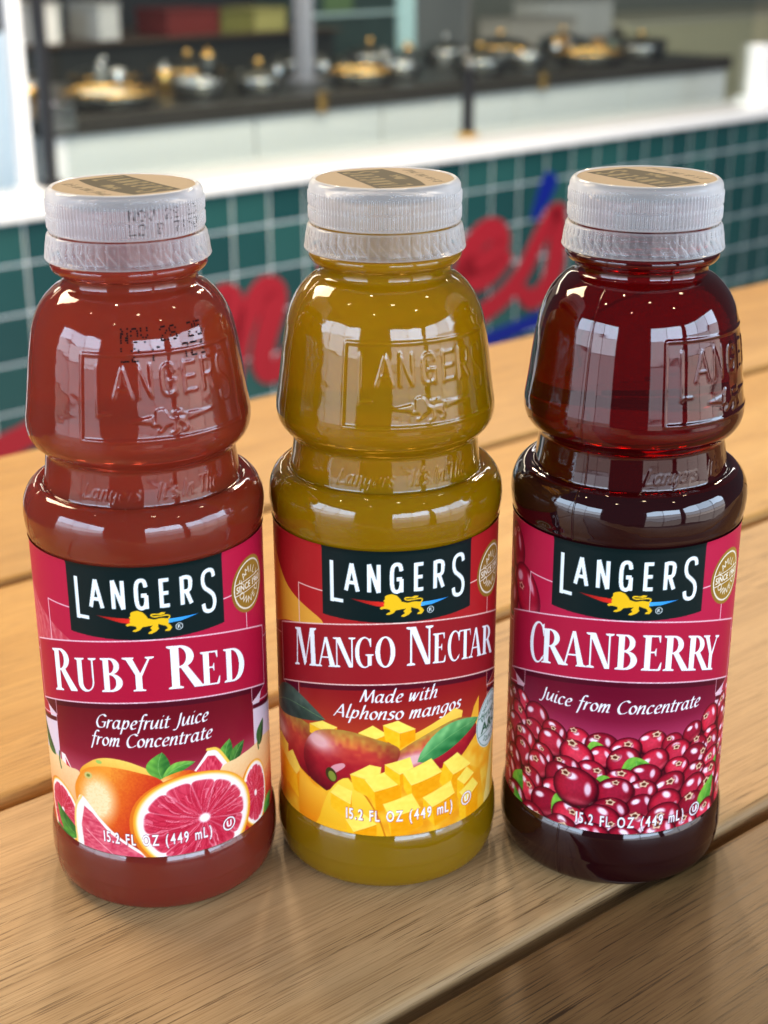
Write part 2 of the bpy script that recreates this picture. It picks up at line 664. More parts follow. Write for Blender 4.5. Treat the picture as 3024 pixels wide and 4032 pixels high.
def _q(*p):
    return A2(*p)


def _serif(x, y, w=.3, up=True, h=.035):
    k = 1 if up else -1
    return A2((x - w / 2, y), (x + w / 2, y), (x + w / 2, y + k * h), (x + w * .24, y + k * (h + .03)), (x - w * .24, y + k * (h + .03)), (x - w / 2, y + k * h))


def _half(cx, cy, rx, ry):
    return np.vstack([ell(cx, cy, rx, ry, n=30, a0=-90, a1=90), A2((cx - .05, cy + ry), (cx - .05, cy - ry))])


def serif_glyph(ch):
    t = .17
    if ch == 'R':
        return .74, [_r(.1, 0, .1 + t, 1), _serif(.19, 0, .32), _serif(.13, 1, .22, False), _half(.3, .74, .31, .26),
                     _q((.30, .5), (.46, .52), (.80, .03), (.80, 0), (.60, 0))], [np.vstack([ell(.28, .74, .16, .215, n=20, a0=-90, a1=90)])]
    if ch == 'B':
        return .68, [_r(.1, 0, .1 + t, 1), _serif(.13, 0, .22), _serif(.13, 1, .22, False), _half(.3, .755, .27, .245), _half(.3, .27, .34, .27)], \
               [ell(.27, .755, .14, .20, n=20, a0=-90, a1=90), ell(.27, .275, .19, .225, n=20, a0=-90, a1=90)]
    if ch == 'D':
        return .76, [_r(.1, 0, .1 + t, 1), _serif(.13, 0, .22), _serif(.13, 1, .22, False), _half(.3, .5, .42, .5)], [ell(.27, .5, .25, .45, n=26, a0=-90, a1=90)]
    if ch == 'E':
        return .60, [_r(.1, 0, .1 + t, 1), _serif(.13, 0, .22), _serif(.13, 1, .22, False), _r(.2, .955, .54, 1), _r(.2, 0, .56, .045), _r(.2, .50, .42, .545),
                     _q((.47, .97), (.54, .97), (.54, .80), (.515, .80)), _q((.49, .03), (.58, .03), (.60, .24), (.575, .24)), _q((.37, .52), (.43, .52), (.43, .64), (.41, .64)),
                     _q((.37, .52), (.41, .41), (.43, .41), (.43, .53))], []
    if ch == 'U':
        return .78, [_r(.1, .28, .1 + t, 1), _serif(.185, 1, .34, False), _r(.60, .28, .65, 1), _serif(.625, 1, .26, False),
                     np.vstack([ell(.375, .29, .275, .29, n=30, a0=180, a1=360)])], [np.vstack([ell(.435, .30, .165, .245, n=30, a0=180, a1=360), A2((.60, .4), (.27, .4))])]
    if ch == 'Y':
        return .80, [_q((.05, 1), (.24, 1), (.48, .46), (.33, .46)), _q((.70, 1), (.75, 1), (.50, .44), (.42, .46)), _r(.32, 0, .32 + t, .5), _serif(.41, 0, .34),
                     _serif(.14, 1, .32, False), _serif(.72, 1, .24, False)], []
    if ch == 'A':
        return .78, [_q((.34, 1), (.44, 1), (.74, 0), (.54, 0)), _q((.34, 1), (.40, .94), (.13, 0), (.08, 0)), _r(.2, .30, .6, .345), _serif(.64, 0, .32), _serif(.1, 0, .24)], []
    if ch == 'N':
        return .80, [_r(.11, 0, .16, 1), _q((.08, 1), (.27, 1), (.70, 0), (.56, 0)), _r(.65, 0, .70, 1), _serif(.135, 0, .24), _serif(.12, 1, .24, False), _serif(.675, 1, .24, False)], []
    if ch == 'M':
        return .98, [_q((.12, 1), (.17, 1), (.13, 0), (.08, 0)), _q((.12, 1), (.30, 1), (.54, .1), (.46, .0), (.44, .0)), _q((.46, 0), (.50, .05), (.76, 1), (.70, 1)),
                     _q((.70, 1), (.86, 1), (.90, 0), (.72, 0)), _serif(.10, 0, .22), _serif(.81, 0, .32), _serif(.14, 1, .2, False), _serif(.84, 1, .2, False)], []
    if ch == 'O':
        return .80, [ell(.4, .5, .36, .52)], [ell(.4, .5, .19, .47)]
    if ch == 'C':
        ring = np.vstack([ell(.4, .5, .36, .52, n=40, a0=48, a1=312), ell(.43, .5, .23, .475, n=40, a0=48, a1=312)[::-1]])
        return .70, [ring, _q((.56, .93), (.66, .98), (.665, .66), (.635, .66)), _q((.57, .10), (.66, .2), (.68, .2), (.62, .06))], []
    if ch == 'G':
        ring = np.vstack([ell(.4, .5, .36, .52, n=40, a0=48, a1=318), ell(.43, .5, .23, .475, n=40, a0=48, a1=318)[::-1]])
        return .78, [ring, _q((.56, .93), (.66, .98), (.665, .68), (.635, .68)), _r(.53, .06, .68, .42), _serif(.60, .44, .32, False)], []
    if ch == 'T':
        return .70, [_r(.27, 0, .27 + t, 1), _r(.04, .955, .67, 1), _serif(.355, 0, .34), _q((.04, .98), (.09, .98), (.055, .78), (.03, .78)), _q((.62, .98), (.67, .98), (.68, .78), (.655, .78))], []


def serif_word(sh, letters, base, arc, colr, shadow):
    for pas in (0, 1):
        for ch, u0, u1, h in letters:
            w, P, Hh = serif_glyph(ch)
            du, dv = ((-.22, -.18) if pas == 0 else (0, 0))

            def tr(q):
                q = np.vstack([q, q[:1]])
                dens = np.concatenate([np.linspace(q[i], q[i + 1], 4, endpoint=False) for i in range(len(q) - 1)])
                X = u0 + dens[:, 0] / w * (u1 - u0)
                return np.stack([X + du, base + dens[:, 1] * h - arc * X ** 2 + dv], 1)
            sh.fill([tr(q) for q in P], shadow if pas == 0 else colr, 1.0 if pas else .55, [tr(q) for q in Hh] if Hh else None)


SANS = {  # brand-word capitals as pen paths in a unit box
    'L': [[(.14, 1), (.14, .0)], [(.14, .055), (1, .055)]],
    'A': [[(.02, 0), (.5, .98)], [(.5, .98), (.98, 0)], [(.2, .3), (.8, .3)]],
    'N': [[(.1, 0), (.1, 1)], [(.1, 1), (.9, 0)], [(.9, 0), (.9, 1)]],
    'G': [spline([(.9, .74), (.78, .93), (.5, .97), (.22, .9), (.1, .7), (.1, .3), (.22, .09), (.5, .03), (.78, .09), (.9, .25)], 4), [(.9, .0), (.9, .46)], [(.5, .46), (.95, .46)]],
    'E': [[(.12, 0), (.12, 1)], [(.12, .94), (1, .94)], [(.12, .5), (.9, .5)], [(.12, .06), (1, .06)]],
    'R': [[(.12, 0), (.12, 1)], spline([(.12, .94), (.6, .94), (.86, .86), (.88, .7), (.8, .52), (.55, .46), (.12, .46)], 4), [(.5, .46), (.92, 0)]],
    'S': [spline([(.92, .80), (.82, .94), (.5, .98), (.18, .92), (.08, .76), (.2, .60), (.5, .5), (.82, .38), (.93, .22), (.8, .06), (.48, .02), (.16, .07), (.06, .22)], 4)],
}
BRAND = [('L', -20.8, -16.0, 95.6, 108.2), ('A', -15.9, -11.6, 99.7, 108.3), ('N', -9.4, -5.4, 99.7, 108.3), ('G', -3.0, 1.0, 99.7, 108.6), ('E', 3.8, 7.0, 99.7, 108.4),
         ('R', 9.5, 13.4, 99.7, 108.3), ('S', 15.7, 20.6, 95.7, 108.6)]


def brand_polys(w=1.15):
    out = []
    for ch, u0, u1, v0, v1 in BRAND:
        for s in SANS[ch]:
            P = np.array(s, float)
            Q = np.stack([u0 + w / 2 * .6 + P[:, 0] * (u1 - u0 - w * .6), v0 + P[:, 1] * (v1 - v0)], 1)
            out += stroke(Q, w, caps=False)
    return out


LION_PX = [(735, 403), (765, 397), (795, 408), (815, 430), (825, 448), (860, 458), (905, 452), (940, 458), (948, 475), (945, 492), (958, 505), (966, 520), (950, 540), (922, 537), (925, 528),
           (940, 522), (930, 505), (905, 497), (885, 488), (882, 505), (888, 518), (870, 535), (840, 548), (820, 545), (825, 537), (845, 525), (835, 510), (850, 495), (830, 497), (790, 503),
           (775, 520), (748, 532), (728, 530), (735, 520), (755, 512), (750, 497), (720, 492), (700, 497), (690, 490), (695, 482), (718, 475), (715, 462), (720, 450), (712, 440), (722, 430), (722, 412)]
TAIL_PX = [(942, 466), (955, 448), (940, 438), (900, 440), (860, 441), (845, 432), (852, 425), (892, 428)]
TUFT_PX = [(885, 424), (905, 416), (932, 419), (922, 431), (895, 434)]


def lp(pts):
    P = np.array(pts, float)
    return np.stack([(P[:, 0] - 816) * .046, 99.2 - (P[:, 1] - 400) * .0478], 1)


def lion_polys():
    return [lp(LION_PX)] + stroke(spline(lp(TAIL_PX), 4), .42) + [lp(TUFT_PX)]


def text_tris(text, offset=0.0):
    cu = bpy.data.curves.new('tmp_text', 'FONT')
    cu.body = text
    cu.size = 1.0
    cu.offset = offset
    cu.resolution_u = 3
    ob = bpy.data.objects.new('tmp_text', cu)
    col.objects.link(ob)
    dg = bpy.context.evaluated_depsgraph_get()
    me = ob.evaluated_get(dg).to_mesh()
    me.calc_loop_triangles()
    V = np.array([v.co[:2] for v in me.vertices]) if len(me.vertices) else np.zeros((0, 2))
    T = [V[list(t.vertices)] for t in me.loop_triangles]
    ob.to_mesh_clear()
    bpy.data.objects.remove(ob)
    bpy.data.curves.remove(cu)
    return T


def fit_text(text, u0, u1, v0, v1, offset=.012, arc=0.0):
    T = text_tris(text, offset)
    A = np.concatenate(T)
    mn, mx = A.min(0), A.max(0)
    out = []
    for t in T:
        X = u0 + (t[:, 0] - mn[0]) / (mx[0] - mn[0]) * (u1 - u0)
        Y = v0 + (t[:, 1] - mn[1]) / (mx[1] - mn[1]) * (v1 - v0) - arc * X ** 2
        out.append(np.stack([X, Y], 1))
    return out


def arc_text(text, cx, cy, r, a_mid, a_span, h, flip=False, offset=.01):
    out = []
    n = len(text)
    for i, ch in enumerate(text):
        if ch == ' ':
            continue
        f = (i + .5) / n - .5
        a = a_mid + (f * a_span if flip else -f * a_span)
        T = text_tris(ch, offset)
        A = np.concatenate(T)
        mx = (A.min(0) + A.max(0)) / 2
        ra = math.radians(a)
        rot = ra - math.pi / 2 + (math.pi if flip else 0)
        c, s = math.cos(rot), math.sin(rot)
        for t in T:
            q = np.stack([(t[:, 0] - mx[0]), (t[:, 1] - .36)], 1) * h / .72
            out.append(np.stack([cx + r * math.cos(ra) + q[:, 0] * c - q[:, 1] * s, cy + r * math.sin(ra) + q[:, 0] * s + q[:, 1] * c], 1))
    return out


def vnoise(shape, cell, seed):
    r = np.random.RandomState(seed)
    cy, cx = (cell if isinstance(cell, tuple) else (cell, cell))
    h, w = int(shape[0] / cy) + 3, int(shape[1] / cx) + 3
    G = r.rand(h, w)
    y = np.arange(shape[0]) / cy
    x = np.arange(shape[1]) / cx
    yi, xi = y.astype(int), x.astype(int)
    fy, fx = (y - yi)[:, None], (x - xi)[None]
    fy, fx = fy * fy * (3 - 2 * fy), fx * fx * (3 - 2 * fx)
    a = G[yi][:, xi] * (1 - fx) + G[yi][:, xi + 1] * fx
    b = G[yi + 1][:, xi] * (1 - fx) + G[yi + 1][:, xi + 1] * fx
    return a * (1 - fy) + b * fy


def lerp3(a, b, t):
    t = np.clip(t, 0, 1)[..., None]
    return np.array(a, float) * (1 - t) + np.array(b, float) * t


def ramp3(t, *stops):
    out = np.zeros(t.shape + (3,))
    xs = [s[0] for s in stops]
    for k in range(3):
        out[..., k] = np.interp(t, xs, [s[1][k] for s in stops])
    return out


def local(U, V, cx, cy, rx, ry, ang):
    c, s = math.cos(math.radians(ang)), math.sin(math.radians(ang))
    dx, dy = U - cx, V - cy
    return (dx * c + dy * s) / rx, (-dx * s + dy * c) / ry


def gau(x, y, cx, cy, s, s2=None):
    return np.exp(-((x - cx) ** 2) / (2 * s * s) - ((y - cy) ** 2) / (2 * (s2 or s) ** 2))


# --- printed fruit
def draw_leaf(sh, tip, tail, width, c1=(35, 95, 40), c2=(120, 185, 70), bend=.12):
    a, b = np.array(tail, float), np.array(tip, float)
    d = b - a
    L = np.hypot(*d)
    t = d / L
    n = np.array([-t[1], t[0]])
    s = np.linspace(0, 1, 16)
    mid = a + d * s[:, None] + n * (np.sin(s * math.pi) * bend * L)[:, None]
    w = (np.sin(s ** .85 * math.pi) ** .8 * width / 2)[:, None]
    poly = np.vstack([mid + n * w, (mid - n * w)[::-1]])

    def cf(U, V):
        x = ((U - a[0]) * t[0] + (V - a[1]) * t[1]) / L
        y = ((U - a[0]) * n[0] + (V - a[1]) * n[1]) - np.sin(np.clip(x, 0, 1) * math.pi) * bend * L
        k = .5 + .3 * np.clip(y / (width * .25), -1, 1) + .09 * np.sin((x * 8 - np.abs(y) / width * 4) * math.pi) + .25 * (vnoise(U.shape, 7, 31) - .5)
        return lerp3(c1, c2, k)
    sh.fill([poly], cf)
    sh.fill(stroke(mid, .16), (150, 200, 120), .6)


def draw_berry(sh, cx, cy, rx, ry, ang, seed):
    r = np.random.RandomState(seed)
    h1 = (-.42 + r.rand() * .25, .38 + r.rand() * .2)
    h2 = (.42 + r.rand() * .2, -.05 + r.rand() * .35)
    sp = (r.rand() * 1.1 - .55, .2 + r.rand() * .5)
    tone = r.rand()
    mid = lerp3((112, 8, 30), (206, 30, 56), np.array(min(1, tone * .9 + .3)))
    hot = lerp3((146, 18, 46), (228, 60, 84), np.array(tone))

    def cf(U, V):
        x, y = local(U, V, cx, cy, rx, ry, ang)
        rr = np.sqrt(x * x + y * y)
        z = np.sqrt(np.clip(1 - rr * rr, 0, 1))
        n = vnoise(U.shape, 3, seed % 97)
        c = ramp3(z, (0, (52, 4, 16)), (.3, (96, 6, 26)), (.7, mid), (1, hot))
        c = c * (1 - .3 * np.clip(-y * .9 - .1 + .3 * x, 0, 1))[..., None]
        c = c + (np.array((224, 96, 110)) - c) * (.5 * np.clip(gau(x, y, .1, -.72, .42, .11), 0, 1))[..., None]
        c = c * (1 + .12 * (n - .5))[..., None]
        for (hx, hy), k, s1, s2 in ((h1, 1.0, .22, .15), (h2, .85, .12, .27)):
            c = c + (np.array((250, 226, 238)) - c) * (k * np.clip(gau(x, y, hx, hy, s1, s2) * 2.2 - .55, 0, 1))[..., None]
        return c
    P = ell(cx, cy, rx, ry, ang, 30)
    sh.fill(ell(cx + .15, cy - .3, rx * 1.06, ry * 1.06, ang, 30), (40, 2, 12), .7)
    sh.fill(P, cf)
    if r.rand() < .8:
        c, s_ = math.cos(math.radians(ang)), math.sin(math.radians(ang))
        px, py = cx + sp[0] * rx * c - sp[1] * ry * s_, cy + sp[0] * rx * s_ + sp[1] * ry * c
        q = rx * (.2 + .12 * r.rand())
        sh.fill(ell(px, py, q * 1.35, q * .95, ang, 16), (150, 40, 50), .6)
        star = []
        for k in range(10):
            a = k / 10 * 2 * math.pi + r.rand() * .4
            w = (q * 1.1 if k % 2 == 0 else q * .7)
            star.append((px + w * math.cos(a), py + w * math.sin(a) * .75))
        sh.fill(np.array(star), (232, 196, 160))
        sh.fill(ell(px, py, q * .5, q * .36, n=12), (96, 44, 28))


def draw_slice(sh, cx, cy, rx, ry, ang, seed, nseg=11, off=(0, 0)):
    sh.fill(ell(cx - .5, cy - .3, rx * 1.03, ry * 1.03, ang), (225, 120, 30), .9)

    def cf(U, V):
        x, y = local(U, V, cx, cy, rx, ry, ang)
        rr = np.sqrt(x * x + y * y)
        a = np.arctan2(y - off[1], x - off[0])
        k = a / (2 * math.pi) * nseg + .3
        fr = np.abs((k % 1) - .5) * 2
        r2 = np.hypot(x - off[0], y - off[1])
        out = ramp3(rr, (0, (252, 240, 238)), (.9, (252, 240, 236)), (.935, (250, 225, 170)), (.965, (245, 180, 60)), (1, (235, 150, 40)))
        lim = .85 - .06 * np.clip(fr, 0, 1) ** 6
        memb = (1 - fr) * r2 * math.pi / nseg
        edge = np.clip((lim - rr) * 30, 0, 1) * np.clip((r2 - .07) * 22, 0, 1)
        soft = np.clip(1 - memb / .02, 0, 1) * (.35 + .5 * np.clip(rr - .25, 0, 1))
        rs = np.random.RandomState(seed)
        tab = rs.rand(600)
        tab2 = rs.rand(240)
        ia = ((a + math.pi) / (2 * math.pi) * 150)
        jitter = (np.sin(r2 * 23 + np.floor(ia / 3) * 2.4) * .7)
        st = tab[((ia + jitter).astype(int) * 4 + (r2 * 5).astype(int)) % 600]
        st2 = tab2[(ia * 1.55 + 20 * r2).astype(int) % 240]
        flesh = lerp3((172, 16, 46), (226, 66, 92), .55 * st + .45 * st2)
        flesh = flesh + (np.array((250, 190, 200)) - flesh) * (np.clip(.42 * (st > .9) + .3 * (st2 > .93), 0, 1) * .7)[..., None]
        flesh = flesh + (np.array((240, 130, 145)) - flesh) * (.35 * np.clip((rr - .6) * 3, 0, 1))[..., None]
        flesh = flesh + (np.array((246, 176, 186)) - flesh) * soft[..., None]
        return out * (1 - edge[..., None]) + flesh * edge[..., None]
    sh.fill(ell(cx, cy, rx, ry, ang, 64), cf)


def draw_grapefruit(sh, poly, cx, cy, rx, ry, ang, tone=0):
    def cf(U, V):
        x, y = local(U, V, cx, cy, rx, ry, ang)
        n = vnoise(U.shape, 2.2, 5)
        if tone == 0:
            t = np.clip(.52 + .5 * x - .15 * y + .1 * (n - .5), 0, 1)
            c = ramp3(t, (0, (236, 140, 40)), (.25, (238, 150, 50)), (.5, (222, 96, 30)), (.72, (204, 56, 28)), (1, (190, 44, 26)))
            g = np.clip(gau(x, y, -.45, .1, .25, .36) * 1.9 - .25, 0, 1)[..., None]
            c = c + (np.array((250, 222, 170)) - c) * np.clip(g * 1.0 + (n[..., None] - .5) * .35 * g, 0, 1)
            c = c * (1 - .25 * np.clip(-y - .4, 0, 1)[..., None])
        elif tone == 1:
            c = ramp3(np.clip(.5 + .55 * y + .08 * (n - .5), 0, 1), (0, (215, 95, 30)), (.5, (240, 160, 50)), (1, (248, 205, 95)))
        else:
            c = ramp3(np.clip(.5 - .6 * y + .12 * (n - .5), 0, 1), (0, (244, 205, 150)), (.45, (238, 176, 116)), (.75, (222, 96, 60)), (1, (190, 44, 36)))
        return c
    sh.fill(poly, cf)


def blob(pts, n=7):
    P = np.array(pts, float)
    Q = np.vstack([P[-1], P, P[:2]])
    out = []
    for i in range(1, len(Q) - 2):
        t = np.linspace(0, 1, n, endpoint=False)[:, None]
        a, b, c, d = Q[i - 1], Q[i], Q[i + 1], Q[i + 2]
        out.append(.5 * (2 * b + (c - a) * t + (2 * a - 5 * b + 4 * c - d) * t ** 2 + (-a + 3 * b - 3 * c + d) * t ** 3))
    return np.vstack(out)


def draw_cube(sh, top, drop, tone=0.0):
    """mango dice: top face quad (4 pts, first=left, then back, right, front), two side faces dropping"""
    l, b, r, f = [np.array(p, float) for p in top]
    dl, df, dr = drop
    nse = np.array((0, 0, 0))

    def shade(c, seed):
        def cf(U, V):
            n = vnoise(U.shape, 5, seed)[..., None]
            return np.clip(np.array(c) + (n - .5) * np.array((8, 12, 16)), 0, 255) * (1 - tone) + np.array((230, 150, 20)) * tone
        return cf
    sh.fill(np.array([l, f, f + np.array(df), l + np.array(dl)]), shade((252, 190, 30), 1))
    sh.fill(np.array([f, r, r + np.array(dr), f + np.array(df)]), shade((244, 160, 12), 2))
    sh.fill(np.array([l, b, r, f]), shade((255, 226, 92), 3))
    sh.fill(stroke([l, f, r], .22), (255, 238, 150), .5)


def label_common(sh, kind):
    C = dict(ruby=dict(top=(182, 26, 62), ban=(172, 20, 54), pan0=(104, 10, 26), pan1=(162, 32, 58), side=(222, 204, 216)),
             mango=dict(top=(172, 30, 34), ban=(148, 26, 34), pan0=(140, 20, 26), pan1=(214, 100, 40), side=(176, 70, 40)),
             cran=dict(top=(182, 28, 66), ban=(172, 24, 58), pan0=(102, 8, 36), pan1=(182, 46, 86), side=(226, 186, 200)))[kind]
    U, V = sh.U, sh.V
    arcv = .0047 * U ** 2
    sh.C[:] = np.array(C['top']) / 255.
    # faded fruit ghost top-left
    if kind == 'ruby':
        sh.fill(A2((-56, 106), (-46, 100), (-38, 94), (-22, 87), (-22, 80), (-56, 80)), lambda u, v: lerp3((196, 60, 80), (222, 140, 140), vnoise(u.shape, 4, 9) * .6 + .2 * np.sin(np.hypot(u + 56, v - 82) * 2.2)), .8)
    elif kind == 'mango':
        sh.fill(blob([(-56, 112), (-47, 103), (-38, 95), (-23, 88), (-38, 84), (-56, 80)]), lambda u, v: lerp3((246, 190, 50), (230, 170, 60), (u + 50) / 20), .95)
    else:
        sh.fill(A2((-56, 112), (-40, 112), (-30, 80), (-56, 80)), (120, 12, 40), .25)
        for q in ((-42, 103, 5.5, 7, 20, 3), (-50, 96, 6, 7, 0, 5), (-35, 91, 6.5, 8.5, 30, 8), (-47, 86, 7, 7, 0, 2)):
            draw_berry(sh, *q)
        sh.fill(A2((-56, 112), (-24, 112), (-24, 80), (-56, 80)), (190, 24, 62), .28)
    # thin line frame behind the brand block
    pale = (240, 196, 208) if kind != 'mango' else (240, 200, 190)
    for s in (-1, 1):
        sh.fill(stroke([(s * 22, 98.1), (s * 32.4, 98.1), (s * 32.4, 84)], .34), pale)
        sh.fill(stroke([(s * 44, 77.5), (s * 54, 75.0)], .3), pale)
    # panel under the banner
    low = V < 71 - arcv
    t = (67 - V) / 26
    pan = lerp3(C['pan0'], C['pan1'], np.clip(t, 0, 1) ** 1.1)
    sh.field((low & (np.abs(U) < 34)).astype(float), pan)
    sh.field((low & (np.abs(U) >= 34)).astype(float), np.broadcast_to(np.array(C['side'], float), U.shape + (3,)))
    if kind == 'mango':
        sh.field((low & (np.abs(U) >= 34)).astype(float), lerp3((150, 40, 34), (214, 120, 60), (66 - V) / 30))
    for s in (-1, 1):
        sh.fill(stroke([(s * 34.2, 64), (s * 34.2, 40)], .35), pale)
    # ribbon tails and folds
    for s in (-1, 1):
        sh.fill(A2((s * 56, 76 - 4), (s * 43, 72 - 4), (s * 38, 58.3), (s * 56, 52.5)), C['ban'])
        sh.fill(A2((s * 56, 53.4), (s * 34, 59.6), (s * 34, 58.2), (s * 56, 51.6)), (84, 8, 30))
        sh.fill(stroke([(s * 56, 54.0), (s * 33.6, 60.6)], .32), pale)
        sh.fill(A2((s * 43.2, 62.4), (s * 33.6, 66.0), (s * 33.6, 60.6)), (92, 10, 34))
        sh.fill(stroke([(s * 43.2, 62.2), (s * 33.6, 60.6), (s * 33.6, 66)], .2), pale, .8)
    # banner
    us = np.linspace(-43.2, 43.2, 60)
    topc = np.stack([us, 90.2 - .0047 * us ** 2], 1)
    botc = np.stack([us, 70.9 - .0047 * us ** 2], 1)
    ui = us[np.abs(us) < 34]
    sh.fill(np.vstack([np.stack([ui, 71.0 - .0047 * ui ** 2], 1), np.stack([ui, 69.1 - .0047 * ui ** 2], 1)[::-1]]), (70, 6, 26), .85)
    sh.fill(np.vstack([botc, topc[::-1]]), C['ban'])
    sh.fill(stroke(np.vstack([botc, topc[::-1]]), .38, True), pale)
    # brand block
    ub = np.linspace(-23, 23, 30)
    sh.fill(np.vstack([A2((23, 113), (-23, 113)), np.stack([ub, 91.0 - (1 - (ub / 23) ** 2) * .6], 1)]), (7, 26, 27))
    sh.fill(brand_polys(), (238, 246, 248))
    sh.fill(lp([(505, 438), (735, 449), (722, 482), (660, 474)]), lambda u, v: lerp3((140, 20, 22), (222, 44, 34), (u + 14) / 9))
    sh.fill(lp([(1135, 462), (950, 463), (936, 488), (1020, 486)]), lambda u, v: lerp3((40, 140, 220), (70, 170, 235), (14 - u) / 9))
    sh.fill(lion_polys(), (236, 186, 28))
    sh.fill(ell(8.9, 93.5, 1.05, 1.05), (232, 240, 240), 1, [ell(8.9, 93.5, .86, .86)])
    sh.fill(fit_text('R', 8.5, 9.35, 93.0, 94.1), (232, 240, 240))
    # round gold seal
    g = (34.6, 98.6, 8.5)
    gold = (150, 116, 40)
    sh.fill(ell(*g[:2], g[2], g[2]), lambda u, v: lerp3((138, 100, 34), (170, 134, 56), (u - 26) / 17))
    sh.fill(ell(*g[:2], 7.5, 7.5), (240, 232, 215), 1, [ell(*g[:2], 7.05, 7.05)])
    for dv in (1.7, -1.7):
        hw = math.sqrt(7.2 ** 2 - dv ** 2)
        sh.fill(stroke([(g[0] - hw, g[1] + dv), (g[0] + hw, g[1] + dv)], .26), (240, 232, 215))
    sh.fill(fit_text('SINCE 1960', g[0] - 6.4, g[0] + 6.4, g[1] - 1.05, g[1] + 1.05, .02), (246, 240, 225))
    sh.fill(arc_text('FAMILY', g[0], g[1], 4.55, 90, 156, 2.2, False, 0.0), (240, 232, 215))
    sh.fill(arc_text('OWNED', g[0], g[1], 4.55, 270, 150, 2.2, True, 0.0), (240, 232, 215))
    return C


def condensed(text, u0, u1, base, h, offset, squeeze=.74):
    """narrow bold sans caps set letter by letter"""
    cells = []
    for ch in text:
        if ch == ' ':
            cells.append((None, .30))
            continue
        T = text_tris(ch, offset)
        A = np.concatenate(T)
        cells.append((T, A[:, 0].max() - A[:, 0].min()))
    gap = .13
    tot = sum(c[1] * squeeze + gap for c in cells) - gap
    k = (u1 - u0) / tot
    x = 0.0
    out = []
    for T, w in cells:
        if T is not None:
            mn = np.concatenate(T)[:, 0].min()
            for t in T:
                out.append(np.stack([u0 + (x + (t[:, 0] - mn) * squeeze) * k, base + t[:, 1] / .72 * h], 1))
        x += w * squeeze + gap
    return out


def volume_text(sh, u0, u1, base, uc, dark=(120, 20, 40)):
    for pas in (0, 1):
        sh.fill(condensed('15.2 FL OZ (449 mL)', u0, u1, base, 3.7, .052 if pas == 0 else .022), dark if pas == 0 else (246, 248, 250), 1)
    cv = base + 1.6
    sh.fill(ell(uc, cv, 2.45, 2.45), dark, .7, [ell(uc, cv, 1.5, 1.5)])
    sh.fill(ell(uc, cv, 2.25, 2.25), (246, 248, 250), 1, [ell(uc, cv, 1.8, 1.8)])
    sh.fill(fit_text('U', uc - .9, uc + .9, cv - 1.1, cv + 1.1, .04), (246, 248, 250))


WHITE = (240, 248, 251)


